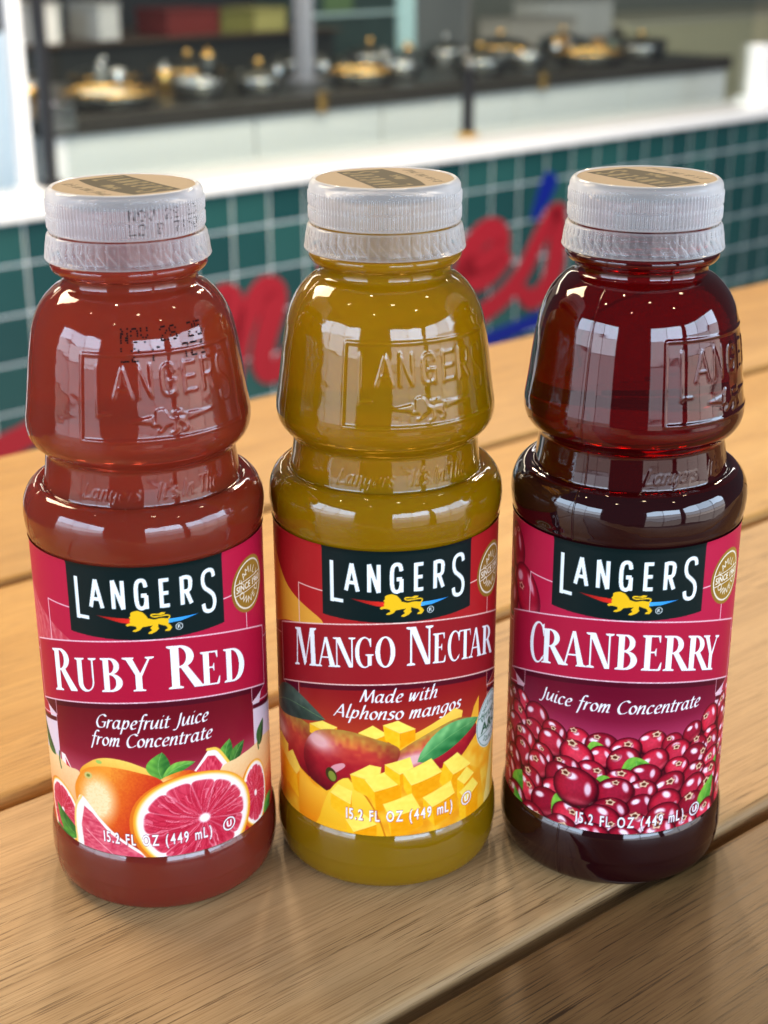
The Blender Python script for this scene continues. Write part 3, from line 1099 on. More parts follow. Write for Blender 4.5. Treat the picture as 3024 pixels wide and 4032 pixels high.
def label_ruby(sh):
    label_common(sh, 'ruby')
    serif_word(sh, [('R', -33, -23.4, 13.4), ('U', -23, -15.2, 10.6), ('B', -14.4, -7.4, 10.6), ('Y', -7.4, .9, 10.6), ('R', 4.6, 14.2, 13.4), ('E', 14.2, 20.6, 10.6), ('D', 21.8, 30.8, 10.6)],
               74.6, .0052, WHITE, (110, 10, 40))
    sh.fill(italic_polys('Grapefruit Juice', -17.2, 16.6, 62.4, 2.75, .2, .0015), WHITE)
    sh.fill(italic_polys('from Concentrate', -19.2, 17.6, 56.6, 2.75, .2, .0015), WHITE)
    # glow above the fruit
    sh.field(.5 * np.clip((52 - sh.V) / 10, 0, 1) * (np.abs(sh.U) < 34) * (sh.V < 56), (226, 150, 160))
    draw_leaf(sh, (22.8, 53.5), (21.5, 45), 5.6)
    draw_leaf(sh, (28.6, 50.5), (23.5, 44), 4.6, (25, 75, 35), (90, 150, 60))
    # wedge behind on the right
    sh.fill(A2((10, 46), (15.4, 52.5), (18, 51.8), (22, 46), (20, 43)), (248, 232, 226))
    sh.fill(stroke(spline([(15.2, 52.7), (18.5, 51.6), (22.4, 45.5)]), .9), (246, 200, 80))
    sh.fill(A2((10.8, 46), (15.2, 50.6), (17.5, 50), (20, 46), (18, 43)), lambda u, v: lerp3((190, 24, 56), (232, 90, 110), vnoise(u.shape, (6, 2), 4)))
    # wedge behind on the left
    sh.fill(A2((-33, 48.5), (-31, 48.5), (-26, 42), (-33, 38)), (250, 232, 228))
    sh.fill(A2((-31, 47.4), (-26, 42), (-30, 39)), (196, 30, 60))
    # right whole fruit, its cut neighbour
    draw_grapefruit(sh, blob([(19, 44.2), (26, 46.0), (33, 46.2), (41, 46), (52, 40), (54, 22), (46, 18), (30, 18), (22, 30)]), 38, 34, 17, 14, 0, 2)
    draw_slice(sh, 33.5, 30, 7.0, 11.5, 5, 3, 10)
    draw_leaf(sh, (40.5, 52), (37, 44.5), 5, (22, 60, 34), (60, 120, 60))
    sh.fill(stroke(spline([(36.4, 43.6), (36.0, 46), (36.9, 48.5)]), .7), (50, 90, 40))
    draw_leaf(sh, (47, 23), (38, 19), 5)
    # left whole fruit
    draw_grapefruit(sh, blob([(-24, 43), (-30, 45), (-37, 46.2), (-44, 45), (-54, 38), (-54, 20), (-40, 17), (-28, 20)]), -40, 33, 16, 14, 0, 2)
    draw_slice(sh, -35.5, 27.5, 9.5, 10.5, -5, 6, 10)
    draw_leaf(sh, (-50, 56), (-37, 45.6), 6, (22, 60, 34), (60, 120, 60))
    sh.fill(stroke(spline([(-34, 42.6), (-34.6, 45), (-34.3, 48)]), .7), (50, 90, 40))
    # back fruits
    draw_grapefruit(sh, blob([(-24.4, 44), (-20, 50), (-13.6, 52.3), (-6, 51), (.2, 46.4), (-10, 40)]), -12, 44, 13, 9, -10, 1)
    sh.fill(ell(-17.2, 50.4, 1.0, .6), (160, 190, 90))
    draw_leaf(sh, (1.8, 54.6), (1.4, 45.6), 7)
    draw_leaf(sh, (11.2, 49.9), (1.5, 45.8), 3.6, (50, 120, 45), (140, 200, 80))
    draw_grapefruit(sh, blob([(0, 44.6), (5, 47.4), (10, 47.4), (12, 44), (2, 38)]), 6, 40, 9, 9, 0, 0)
    draw_grapefruit(sh, blob([(-27.4, 37), (-25.6, 43), (-21.4, 47.4), (-14, 49.4), (-5, 48.2), (1.8, 44.6), (3, 34), (-3, 24), (-14, 20), (-24, 26)]), -12, 35, 15.5, 14.5, -8, 0)
    sh.fill(ell(-21.4, 44.9, 1.5, 1.1, 20), (206, 190, 110))
    sh.fill(ell(-21.4, 44.9, .7, .5, 20), (110, 130, 60))
    # left leaves, wedge, half slice
    draw_leaf(sh, (-40, 28), (-27, 22), 7, (28, 84, 36), (90, 165, 60))
    draw_leaf(sh, (-41, 20.5), (-26, 18), 6, (26, 80, 34), (80, 150, 60))
    sh.fill(blob([(-24.4, 37.2), (-27, 34), (-28.6, 27), (-28.2, 19), (-26, 14), (-6, 14), (-4, 19.8), (-13, 26.5), (-18, 31)], 5), (250, 238, 232))
    sh.fill(stroke(spline([(-24.8, 37), (-27.6, 32.5), (-28.6, 26), (-28, 18)]), .8), (246, 206, 120))
    sh.fill(A2((-24, 33.8), (-25.8, 27), (-25.2, 18), (-6.5, 18), (-5.2, 20.2), (-15.5, 27), (-21, 32.4)), lambda u, v: lerp3((196, 40, 72), (240, 128, 140), vnoise(u.shape, (3, 7), 7) * .75 + vnoise(u.shape, (2, 2), 8) * .25))
    sh.fill(stroke([(-24, 26), (-12, 18)], .3), (250, 190, 195), .7)
    draw_slice(sh, 11.2, 30.0, 19.2, 16.2, -8, 12, 12, (.1, .05))
    volume_text(sh, -17.5, 15.3, 23.8, 21.3)


def label_mango(sh):
    label_common(sh, 'mango')
    serif_word(sh, [('M', -35, -25.2, 12.2), ('A', -25.6, -18.8, 9.5), ('N', -19.8, -12.8, 9.5), ('G', -13.3, -7.4, 9.5), ('O', -7.4, -1.1, 9.5), ('N', 1.8, 9.9, 12.2), ('E', 9.6, 14.0, 9.5), ('C', 14.4, 19.2, 9.5),
                    ('T', 18.6, 23.8, 9.5), ('A', 23.0, 29.4, 9.5), ('R', 29.4, 36.8, 9.5)], 76.6, .0048, WHITE, (100, 14, 40))
    sh.fill(italic_polys('Made with', -11.8, 12.0, 65.0, 2.7, .2, .0012), WHITE)
    sh.fill(italic_polys('Alphonso mangos', -19.9, 20.6, 59.4, 2.7, .2, .0012), WHITE)

    def skin(cx, cy, rx, ry, ang, hi):
        def cf(U, V):
            x, y = local(U, V, cx, cy, rx, ry, ang)
            n = vnoise(U.shape, 6, 21)
            rr = np.clip(np.sqrt(x * x + y * y), 0, 1)
            c = ramp3(np.clip(.5 + .5 * y + .12 * (n - .5), 0, 1), (0, (110, 10, 26)), (.45, (164, 24, 38)), (.72, (196, 60, 50)), (.86, (226, 130, 60)), (1, (240, 190, 80)))
            c = c * (1 - .35 * np.clip(rr - .6, 0, 1) * 2)[..., None].clip(.5, 1)
            g = np.clip(gau(x, y, hi[0], hi[1], .22, .17) * 1.3, 0, 1)[..., None]
            return c + (np.array((245, 205, 205)) - c) * g * .8
        return cf
    # left dark mango and leaf
    sh.fill(blob([(-56, 50), (-44, 53), (-32, 53.2), (-25, 51), (-27, 40), (-33, 33), (-56, 30)]), skin(-42, 42, 16, 12, 0, (-.3, .2)))
    draw_leaf(sh, (-23.0, 56.6), (-52, 51), 10.5, (34, 52, 44), (86, 108, 92), .12)
    # rear dice and strip
    sh.fill(A2((-3.5, 51), (17.6, 59.6), (20.8, 57.6), (20.2, 54), (0, 48)), lambda u, v: lerp3((246, 178, 40), (250, 206, 80), (v - 50) / 8))
    sh.fill(A2((26, 57), (28.5, 59.6), (28.5, 50), (23, 50)), (244, 176, 50))
    draw_cube(sh, [(-29, 53.4), (-24, 56), (-18.9, 55.2), (-22, 52.8)], [(0, -3), (0, -4), (0, -3)])
    draw_cube(sh, [(-12.2, 54.6), (-8, 57.4), (-3.6, 54.6), (-7, 53)], [(0, -4), (0, -4), (0, -4)])
    draw_cube(sh, [(-5, 57.6), (-.6, 59.0), (4.6, 55.8), (0, 54.8)], [(.6, -5), (0, -5), (0, -3.6)])
    # right mango with leaf
    sh.fill(blob([(-7, 43), (0, 49), (8, 53.4), (17, 55.8), (24, 54), (28, 48), (25, 40), (14, 36), (0, 38)]), skin(12, 45, 18, 9.5, 14, (-.45, .25)))
    draw_leaf(sh, (28.4, 52.2), (5.2, 44.6), 8.5, (28, 104, 50), (130, 196, 120), .1)
    # front mango
    sh.fill(blob([(-31.8, 40), (-30.6, 47), (-25.5, 52.4), (-17, 54.6), (-9, 53.4), (-.2, 49.6), (-3, 42), (-10, 36), (-20, 30.6), (-27, 32.5)]), skin(-16, 42.5, 16.5, 12.5, -6, (-.62, .42)))
    sh.fill(blob([(-21, 41.5), (-17.5, 43.4), (-16.6, 42.4), (-19.5, 39.8), (-21.6, 38.6)]), (238, 190, 196), .75)
    sh.fill(ell(-21.2, 38.6, 1.9, 2.4, 20), (60, 50, 20))
    sh.fill(ell(-20.9, 38.2, 1.25, 1.7, 20), (128, 140, 50))
    # flesh at the right edge
    sh.fill(A2((20, 42), (27, 47), (33, 50), (46, 50), (56, 46), (56, 16), (12, 16)), lambda u, v: lerp3((240, 160, 30), (246, 200, 70), vnoise(u.shape, 12, 3)))
    sh.fill(A2((33, 20), (40, 40), (43, 40), (38, 16)), (250, 226, 140), .8)
    # front dice on the cut cheek
    sh.fill(A2((-56, 42), (-44, 40), (-33, 36), (-23, 32.5), (-10, 41), (0, 42), (20, 40), (30, 34), (34, 16), (-56, 16)), lambda u, v: lerp3((236, 146, 20), (250, 196, 50), vnoise(u.shape, 16, 13)))
    draw_cube(sh, [(-54, 36), (-48, 42), (-41, 41), (-42, 36)], [(0, -9), (0, -9), (0, -7)])
    draw_cube(sh, [(-44, 36), (-38, 40.5), (-33.6, 36), (-36, 33)], [(1, -8), (1, -8), (0, -6)])
    sh.fill(blob([(-34.4, 34), (-33, 35.6), (-28, 33), (-23, 30.6), (-24, 20), (-34, 16)], 4), lambda u, v: lerp3((232, 130, 10), (250, 186, 50), (v - 18) / 14))
    sh.fill(blob([(-26.5, 16), (-25.6, 23), (-21.5, 33.6), (-15.6, 38.8), (-10, 33), (-4, 20.5), (-3.6, 14)], 4), lambda u, v: lerp3((246, 176, 24), (252, 214, 70), (v - 18) / 20))
    sh.fill(stroke(spline([(-15.4, 38.8), (-10, 33), (-6, 25), (-3.4, 16)]), .5), (196, 96, 10), .75)
    draw_cube(sh, [(-21.5, 32.5), (-19, 36), (-14.5, 34.6), (-15, 30)], [(0, -5), (0, -6), (0, -5)])
    draw_cube(sh, [(-15, 40.2), (-9, 44.2), (-5.6, 43.6), (-6.4, 38.6)], [(1.2, -5), (.4, -7), (0, -5)])
    draw_cube(sh, [(-10.4, 39.0), (-3.0, 42.8), (.5, 38.0), (-7.6, 35.2)], [(1.6, -5), (.5, -7.5), (-.2, -5.6)])
    draw_cube(sh, [(-4.5, 44.5), (3, 46.6), (4, 43), (0, 41)], [(0, -3), (0, -4), (0, -4)])
    draw_cube(sh, [(.8, 41.6), (9.6, 45.0), (13.2, 39.6), (3.4, 37.0)], [(.3, -5.6), (.5, -6.2), (-.7, -5)])
    draw_cube(sh, [(13.8, 42.4), (18.8, 44.2), (24.8, 38.0), (17.4, 37.2)], [(-1.5, -6), (-2, -6), (-2.5, -6)])
    draw_cube(sh, [(7.0, 32.2), (16.4, 35.4), (18.0, 30.6), (10.0, 28.2)], [(.3, -6), (1, -7), (1.4, -6)])
    draw_cube(sh, [(-5.0, 31.0), (3.5, 34.2), (6.2, 28.8), (-3.0, 26.4)], [(1.4, -6), (.5, -8), (1, -6)])
    draw_cube(sh, [(-16.5, 24.4), (-11, 27.4), (-7, 24), (-14, 20.6)], [(.5, -5), (.5, -6), (0, -5)])
    draw_cube(sh, [(19, 35), (23, 37.6), (26.5, 34), (22, 32)], [(0, -6), (0, -8), (0, -8)])
    draw_cube(sh, [(20, 30), (26, 32.5), (29, 29), (23, 26)], [(0, -8), (0, -10), (0, -9)])
    # vitamin seal
    cx, cy = 36.6, 48
    sh.fill(ell(cx, cy, 9.2, 9.2), (206, 222, 216))
    sh.fill(ell(cx, cy, 8.8, 8.8), (70, 120, 90), 1, [ell(cx, cy, 8.55, 8.55)])
    for dv in (3.0, -3.4):
        hw = math.sqrt(8.5 ** 2 - dv ** 2)
        sh.fill(stroke([(cx - hw, cy + dv), (cx + hw, cy + dv)], .22), (70, 120, 90))
    gr = (40, 92, 62)
    sh.fill(fit_text('A&C', cx - 6.4, cx + 6.4, cy - 2.9, cy + .5, .03), gr)
    sh.fill(fit_text('VITAMIN', cx - 6.6, cx + 6.6, cy + 1.0, cy + 2.7, .01), gr)
    sh.fill(arc_text('EXCELLENT', cx, cy, 6.4, 90, 130, 1.7), gr)
    sh.fill(arc_text('SOURCE', cx, cy, 6.4, 270, 90, 1.7, True), gr)
    volume_text(sh, -16.4, 17.2, 25.0, 23.1, (170, 60, 60))


def label_cran(sh):
    label_common(sh, 'cran')
    serif_word(sh, [('C', -31.8, -25.0, 13.0), ('R', -26.4, -18.2, 11.2), ('A', -18.8, -11.2, 11.2), ('N', -11.2, -3.2, 11.2), ('B', -2.9, 3.9, 11.2), ('E', 4.6, 10.8, 11.2), ('R', 11.0, 19.0, 11.2),
                    ('R', 18.8, 27.0, 11.2), ('Y', 25.2, 32.4, 11.2)], 74.9, .0055, WHITE, (110, 10, 40))
    sh.fill(italic_polys('Juice from Concentrate', -25.7, 26.2, 60.6, 2.75, .2, .0015), WHITE)
    sh.field(.45 * np.clip((58 - sh.V) / 10, 0, 1) * (np.abs(sh.U) < 34) * (sh.V < 58), (226, 110, 150))
    r = np.random.RandomState(4)
    B = []
    top = lambda u: 50.5 + 5.0 * (abs(u) / 40) ** 1.5
    v = 49.5
    row = 0
    while v > 15:
        step = 6.9 + (55 - v) * .08
        for u in np.arange(-56 + (row % 2) * step * .5, 57, step):
            uu, vv = u + r.uniform(-1.3, 1.3), v + r.uniform(-1.2, 1.2) + (4.2 * (abs(u) / 40) ** 1.5)
            s = 3.7 + (55 - v) * .042 + r.uniform(-.6, .7)
            B.append((uu, vv, s * r.uniform(1.0, 1.2), s * r.uniform(.92, 1.08), r.uniform(-40, 40), r.randint(1, 9999)))
        v -= 5.0 + (55 - v) * .025
        row += 1
    low = (sh.V < 52 + 5 * (np.abs(sh.U) / 40) ** 1.5 - 3).astype(float)
    sh.field(low, (84, 6, 24))
    LV = [(47.3, (-2.6, 48), (-9.5, 45.5), 6.5), (42.4, (9.6, 43.6), (1.0, 41.2), 6.0), (42.0, (5.2, 45.0), (8.5, 39.5), 5), (35.3, (.8, 36.4), (-7.2, 34.8), 6.4),
          (25, (-10.6, 27.6), (-20, 23.6), 8), (24, (-12, 20), (-20, 23), 5), (25.3, (-33.5, 31), (-35.5, 20), 7), (19.1, (-38, 23), (-30, 17), 5), (23.8, (36.5, 32), (31.5, 19), 8), (22, (34, 22), (30, 16), 6),
          (33, (38, 38), (36.6, 29), 4.5)]
    items = [(b[1], 0, b) for b in B] + [(l[0], 1, l) for l in LV]
    items.sort(key=lambda q: -q[0])
    for _, k, q in items:
        if k == 0:
            draw_berry(sh, *q)
        else:
            draw_leaf(sh, q[1], q[2], q[3], (52, 130, 38), (140, 200, 70))
    draw_berry(sh, -12.5, 34.0, 7.0, 6.6, 0, 77)
    volume_text(sh, -11.7, 22.5, 22.1, 27.2, (70, 8, 30))


# ==== BUILD ==== large structure first
# floor
floor_m = simple('floor_stone', (.20, .18, .16, 1), .5, vary=.15, bscale=6)
floor = mesh_obj('floor', [(-6, -6, -1.07), (7, -6, -1.07), (7, 9, -1.07), (-6, 9, -1.07)], [(0, 1, 2, 3)], floor_m)
floor['kind'] = 'structure'

# ------------------------------------------------------------------ plank table
t_dir = Vector((math.cos(TABLE_ANG), math.sin(TABLE_ANG), 0))
table = empty('table', (0, 0, -1.07), TABLE_ANG)
tag(table, 'wooden plank table with gaps between its boards, carrying three juice bottles', 'table')
woods = [
    wood_material('wood_brown', srgb(138, 106, 66), srgb(106, 78, 46), srgb(48, 33, 18), 1),
    wood_material('wood_tan', srgb(186, 152, 108), srgb(166, 131, 88), srgb(92, 66, 40), 2),
    wood_material('wood_honey', srgb(192, 150, 88), srgb(176, 132, 70), srgb(124, 86, 44), 3),
    wood_material('wood_gold', srgb(180, 138, 78), srgb(162, 120, 62), srgb(116, 80, 42), 4),
]
PITCH_P, GAP = 165.0, 5.0
edges = [(-400.5 + 0, -235.5), (-235.5, -70.5), (-70.5, 94.8), (94.8, 261.5), (261.5, 425.0)]
mats = [woods[1], woods[0], woods[1], woods[2], woods[3]]
for (a, b), m in zip(edges, mats):
    o = bevel_box('plank', -.75, 1.25, (a + GAP / 2) * MM, (b - GAP / 2) * MM, 1.07 - .024, 1.07, 0.0042, m, table, seg=5, smooth=True)
steel_dark = simple('dark_steel', (.04, .04, .045, 1), .45, 1.0)
for xx in (-.6, .25, 1.1):
    bevel_box('crossbar', xx - .03, xx + .03, -.385, .41, 1.07 - .066, 1.07 - .0245, .003, steel_dark, table)
for xx in (-.6, 1.1):
    for yy in (-.34, .36):
        bevel_box('leg', xx - .025, xx + .025, yy - .025, yy + .025, 0, 1.07 - .0665, .003, steel_dark, table)

# ------------------------------------------------------------------ bottles
PROF = [(0, 1.5), (22, 1.5), (27, .5), (30, 0), (32, .7), (33.6, 2.6), (34.5, 6), (34.75, 9.2), (34.86, 9.6), (34.85, 12), (34.7, 16), (34.3, 18.4), (33.6, 19.6), (33.35, 20.6), (33.3, 24), (33.25, 60), (33.3, 108),
        (33.35, 111.8), (33.6, 112.7), (33.95, 113.3), (33.95, 114.2), (34.3, 115.6), (34.55, 119.0), (34.15, 122.3), (32.9, 125.1), (31.1, 127.0), (29.5, 127.5), (28.6, 127.1), (28.1, 127.0),
        (27.85, 127.8), (27.3, 131.2), (26.8, 135.6), (26.75, 136.7), (27.3, 137.4), (28.7, 138.5), (30.2, 140.2), (31.1, 142.0), (31.55, 144.2), (31.5, 147.0), (31.0, 150), (30.5, 153.5), (29.95, 158),
        (29.4, 162.3), (28.75, 166.7), (27.95, 170.8), (26.95, 174.1), (25.4, 177.4), (23.4, 180.1), (21.0, 182.3), (19.2, 183.3), (18.55, 184.1), (18.4, 185.4), (18.7, 186.2), (20.3, 186.9), (21.2, 187.9), (21.4, 188.9),
        (21.1, 189.8), (18.6, 190.2), (18.3, 191), (18.3, 204), (17.8, 205), (0, 205)]


def dense_profile():
    P = np.array(PROF, float)
    # Chaikin rounding once keeps the moulded edges crisp but not knife-sharp
    Q = [P[0]]
    for a, b in zip(P[:-1], P[1:]):
        Q += [a * .8 + b * .2, a * .2 + b * .8]
    Q.append(P[-1])
    Q = np.array(Q)
    out = [Q[0]]
    for a, b in zip(Q[:-1], Q[1:]):
        zm = (a[1] + b[1]) / 2
        step = .32 if (144 < zm < 173 and a[0] > 20) or (127.5 < zm < 136) else (1.6 if not 20 < zm < 111 else 12)
        n = max(1, int(math.ceil(np.hypot(*(b - a)) / step)))
        for k in range(1, n + 1):
            out.append(a + (b - a) * k / n)
    return np.array(out)


def emboss_sheet():
    """raised lettering moulded into the shoulder and waist, on an arc-length sheet (x = degrees*.541 mm)"""
    sh = Sheet(-8, 58, 126, 174, 6, (0, 0, 0))
    K = .541
    fr = np.array([(0, 147.2), (90 * K, 147.2), (90 * K, 169.8), (0, 169.8)])
    ins = np.zeros((sh.nv, sh.nu))
    m, sl = sh.cover([fr])
    ins[sl] = m
    line = np.zeros_like(ins)
    m, sl = sh.cover(stroke(fr, .8, True))
    line[sl] = m
    let = np.zeros_like(ins)
    polys = []
    for ch, a0, a1, z0, z1 in (('L', 7.5, 15, 153.8, 167), ('A', 17, 26, 158.6, 167), ('N', 29, 37, 158.6, 167), ('G', 41, 50, 158.6, 167), ('E', 53.5, 61, 158.6, 167), ('R', 64.5, 73, 158.6, 167), ('S', 76, 85, 154, 167)):
        for s in SANS[ch]:
            P = np.array(s, float)
            polys += stroke(np.stack([(a0 + P[:, 0] * (a1 - a0)) * K, z0 + P[:, 1] * (z1 - z0)], 1), .6)
    lion = [np.stack([(q[:, 0] + 6.5) / 13.4 * 20 * K + 34 * K, (q[:, 1] - 92.2) * .98 + 148.4], 1) for q in lion_polys()]
    polys += lion
    polys += [A2((24 * K, 152.4), (36 * K, 153.6), (36 * K, 151.4)), A2((71 * K, 153.2), (54 * K, 153.6), (54 * K, 151.6))]
    m, sl = sh.cover(polys)
    let[sl] = m
    wt = np.zeros_like(ins)
    m, sl = sh.cover(italic_polys("Langers  It's.In.The", -7.5 * K, 74 * K, 128.9, 2.5, .2)[:] if False else
                     italic_polys('Langers', -7.5 * K, 28 * K, 129.1, 2.7, .17) + italic_polys("It's.In.The", 36 * K, 78 * K, 129.1, 2.9, .17))
    wt[sl] = m

    def blur(a, n):
        for _ in range(n):
            a = (a + np.roll(a, 1, 0) + np.roll(a, -1, 0)) / 3
            a = (a + np.roll(a, 1, 1) + np.roll(a, -1, 1)) / 3
        return a
    H = -.12 * blur(ins, 2) + .26 * blur(line, 2) + .28 * blur(let, 3) + .13 * blur(wt, 1)
    return sh, H


def build_body_mesh():
    P = dense_profile()
    ang = np.concatenate([np.arange(-13, 97, .5), np.arange(97, 316.5, 3.2), np.arange(317, 320.1, .25), np.arange(322, 346, 3.2)])
    sh, H = emboss_sheet()
    K = .541
    R = np.repeat(P[:, 0][:, None], len(ang), 1)
    Z = np.repeat(P[:, 1][:, None], len(ang), 1)
    x = (np.repeat((ang * K)[None], len(P), 0) - sh.u0) * sh.res
    y = (Z - sh.v0) * sh.res
    ok = (x >= 0) & (x < sh.nu - 1.01) & (y >= 0) & (y < sh.nv - 1.01)
    xi, yi = np.where(ok, x, 0).astype(int), np.where(ok, y, 0).astype(int)
    fx, fy = np.where(ok, x - xi, 0), np.where(ok, y - yi, 0)
    h = (H[yi, xi] * (1 - fx) * (1 - fy) + H[yi, xi + 1] * fx * (1 - fy) + H[yi + 1, xi] * (1 - fx) * fy + H[yi + 1, xi + 1] * fx * fy) * ok
    R = R + h
    # mould seam down the side
    seam = np.exp(-((ang - 318.5) / .38) ** 2) * .13
    R = R + seam[None] * (P[:, 0] > 20)[:, None]
    a = np.radians(ang)[None]
    V = np.stack([R * np.sin(a), -R * np.cos(a), Z], -1).reshape(-1, 3) * MM
    q = grid_quads(len(P), len(ang), True)
    me = np_mesh('bottle_body', V, q)
    return me


BODY_ME = build_body_mesh()


def label_mesh(draw, name):
    RES = 5.0
    sh = Sheet(-53, 53, 19.9, 112.3, RES, (200, 30, 60))
    draw(sh)
    r = 33.62
    ub = np.concatenate([sh.u, np.linspace(53, 2 * math.pi * r - 53, 42)[1:-1]])
    nb = len(ub)
    C = np.empty((sh.nv, nb, 3))
    C[:, :sh.nu] = sh.C
    half = (nb - sh.nu) // 2
    C[:, sh.nu:sh.nu + half] = sh.C[:, -1:]
    C[:, sh.nu + half:] = sh.C[:, :1]
    a = ub / r
    zz = sh.v
    rz = r + .28 * np.clip((zz - 110.8) / 1.5, 0, 1) ** 2 - .05 * np.sin((zz - 20) / 92 * math.pi) + .12 * np.clip((21.5 - zz) / 1.5, 0, 1)
    V = np.stack([rz[:, None] * np.sin(a)[None], -rz[:, None] * np.cos(a)[None], np.repeat(zz[:, None], nb, 1)], -1).reshape(-1, 3) * MM
    me = np_mesh(name, V, grid_quads(sh.nv, nb, True))
    at = me.color_attributes.new('print', 'BYTE_COLOR', 'POINT')
    rgba = np.ones((len(V), 4), np.float32)
    rgba[:, :3] = np.clip(C.reshape(-1, 3), 0, 1)
    at.data.foreach_set('color_srgb', rgba.ravel())
    return me


def cap_meshes():
    n = 960
    th = np.linspace(0, 2 * math.pi, n, endpoint=False)
    rib = .5 + .5 * np.cos(th * 120)
    rib = np.clip(rib * 2.4 - .7, 0, 1)
    prof = [(18.9, 209.0, 0), (19.2, 209.35, 0), (19.7, 209.3, 0), (20.4, 208.7, 0), (20.85, 207.9, 0), (20.95, 206.9, 0), (20.95, 206.4, 0), (20.8, 206.0, 1), (20.8, 203.0, 1), (20.85, 202.9, .6), (20.95, 202.6, .15), (20.95, 202.2, .15),
            (20.85, 201.9, .6), (20.8, 201.8, 1), (20.8, 199.0, 1), (21.0, 198.5, 0), (21.0, 198.0, 0), (20.6, 197.8, 0), (20.2, 197.6, 0), (19.0, 197.5, 0), (18.9, 199, 0), (18.9, 207.5, 0), (17, 207.9, 0), (0.01, 207.9, 0)]
    P = np.array(prof)
    R = P[:, 0][:, None] + P[:, 2][:, None] * rib[None] * .5
    V = np.stack([R * np.cos(th), R * np.sin(th), np.repeat(P[:, 1][:, None], n, 1)], -1).reshape(-1, 3) * MM
    side = np_mesh('cap_side', V, grid_quads(len(P), n, True)[:, ::-1], smooth=False)
    # tamper band with slanted notches
    nt_ = 720
    th = np.linspace(0, 2 * math.pi, nt_, endpoint=False)
    zs = np.array([197.3, 197.0, 196.6, 196.0, 195.4, 195.0, 194.6, 194.2, 193.8, 193.4, 193.0, 192.6, 192.2, 191.8, 191.4, 191.1, 190.8, 190.5, 190.3, 190.3, 191.5, 197.0])
    rs = np.array([20.9, 21.4, 21.6, 21.7, 21.8, 21.9, 22.0, 22.05, 22.1, 22.15, 22.2, 22.25, 22.3, 22.35, 22.4, 22.5, 22.55, 22.4, 22.1, 21.6, 21.4, 20.6])
    Z = np.repeat(zs[:, None], nt_, 1)
    T = np.repeat(th[None], len(zs), 0)
    ph = (T * 44 / (2 * math.pi) + (Z - 191) * .28) % 1
    notch = np.clip(1 - np.abs(ph - .5) * 4.2, 0, 1) * ((Z > 191.3) & (Z < 194.4))
    tick = (np.cos(T * 60) > .55) * ((Z > 194.9) & (Z < 196.2))
    R = rs[:, None] - .55 * notch - .22 * tick
    V = np.stack([R * np.cos(T), R * np.sin(T), Z], -1).reshape(-1, 3) * MM
    band = np_mesh('tamper_band', V, grid_quads(len(zs), nt_, True)[:, ::-1], smooth=False)
    return side, band


CAP_SIDE, CAP_BAND = cap_meshes()


def cap_top_mesh(side_text):
    sh = Sheet(-19.4, 19.4, -19.4, 19.4, 4, (152, 132, 106))  # tan ground paints in the warm surroundings reflected by the lid
    n = vnoise(sh.U.shape, 3, 2)[..., None]
    sh.C = sh.C * (1 + .03 * (n - .5))
    dark = (44, 36, 16)
    # brand block and wording printed on the lid
    us = np.linspace(-15.5, 15.5, 20)
    sh.fill(np.vstack([np.stack([us, 8.5 + 0 * us], 1), np.stack([us[::-1], -5.5 - 2.0 * (1 - (us[::-1] / 15.5) ** 2)], 1)]), dark)
    sp = [np.stack([q[:, 0] * .66, (q[:, 1] - 102) * .78 + 2.2], 1) for q in brand_polys(1.5)]
    sh.fill(sp, (112, 98, 66))
    sh.fill([np.stack([q[:, 0] * .7, (q[:, 1] - 95.5) * .6 - 4.4], 1) for q in lion_polys()], (112, 98, 66))
    sh.fill(italic_polys('It s in the fruit'.replace(' s', "'s"), -12, 12, -12.5, 1.9, .24), dark)
    keep = np.hypot(sh.U, sh.V)
    idx = np.arange(sh.nu * sh.nv).reshape(sh.nv, sh.nu)
    q = grid_quads(sh.nv, sh.nu, False)
    rad = keep.ravel()
    q = q[(rad[q] <= 19.15).all(1)]
    used = np.unique(q)
    remap = -np.ones(sh.nu * sh.nv, int)
    remap[used] = np.arange(len(used))
    V = np.stack([sh.U.ravel(), sh.V.ravel(), np.full(sh.U.size, 209.04)], 1)[used] * MM
    me = np_mesh('lid_disc', V, remap[q])
    at = me.color_attributes.new('print', 'BYTE_COLOR', 'POINT')
    rgba = np.ones((len(V), 4), np.float32)
    rgba[:, :3] = sh.C.reshape(-1, 3)[used]
    at.data.foreach_set('color_srgb', rgba.ravel())
    return me


LID_ME = cap_top_mesh('')

DOTS = {  # five-by-seven ink-jet characters
    'N': ['10001', '11001', '11001', '10101', '10011', '10011', '10001'], 'O': ['01110', '10001', '10001', '10001', '10001', '10001', '01110'], 'V': ['10001', '10001', '10001', '10001', '01010', '01010', '00100'],
    '2': ['01110', '10001', '00001', '00110', '01000', '10000', '11111'], '8': ['01110', '10001', '10001', '01110', '10001', '10001', '01110'], '5': ['11111', '10000', '11110', '00001', '00001', '10001', '01110'],
    'L': ['10000', '10000', '10000', '10000', '10000', '10000', '11111'], 'B': ['11110', '10001', '10001', '11110', '10001', '10001', '11110'], '7': ['11111', '00001', '00010', '00010', '00100', '00100', '00100'],
    '1': ['00100', '01100', '00100', '00100', '00100', '00100', '01110'], '0': ['01110', '10001', '10011', '10101', '11001', '10001', '01110'], 'F': ['11111', '10000', '10000', '11110', '10000', '10000', '10000'],
    'E': ['11111', '10000', '10000', '11110', '10000', '10000', '11111'], ' ': ['00000'] * 7}


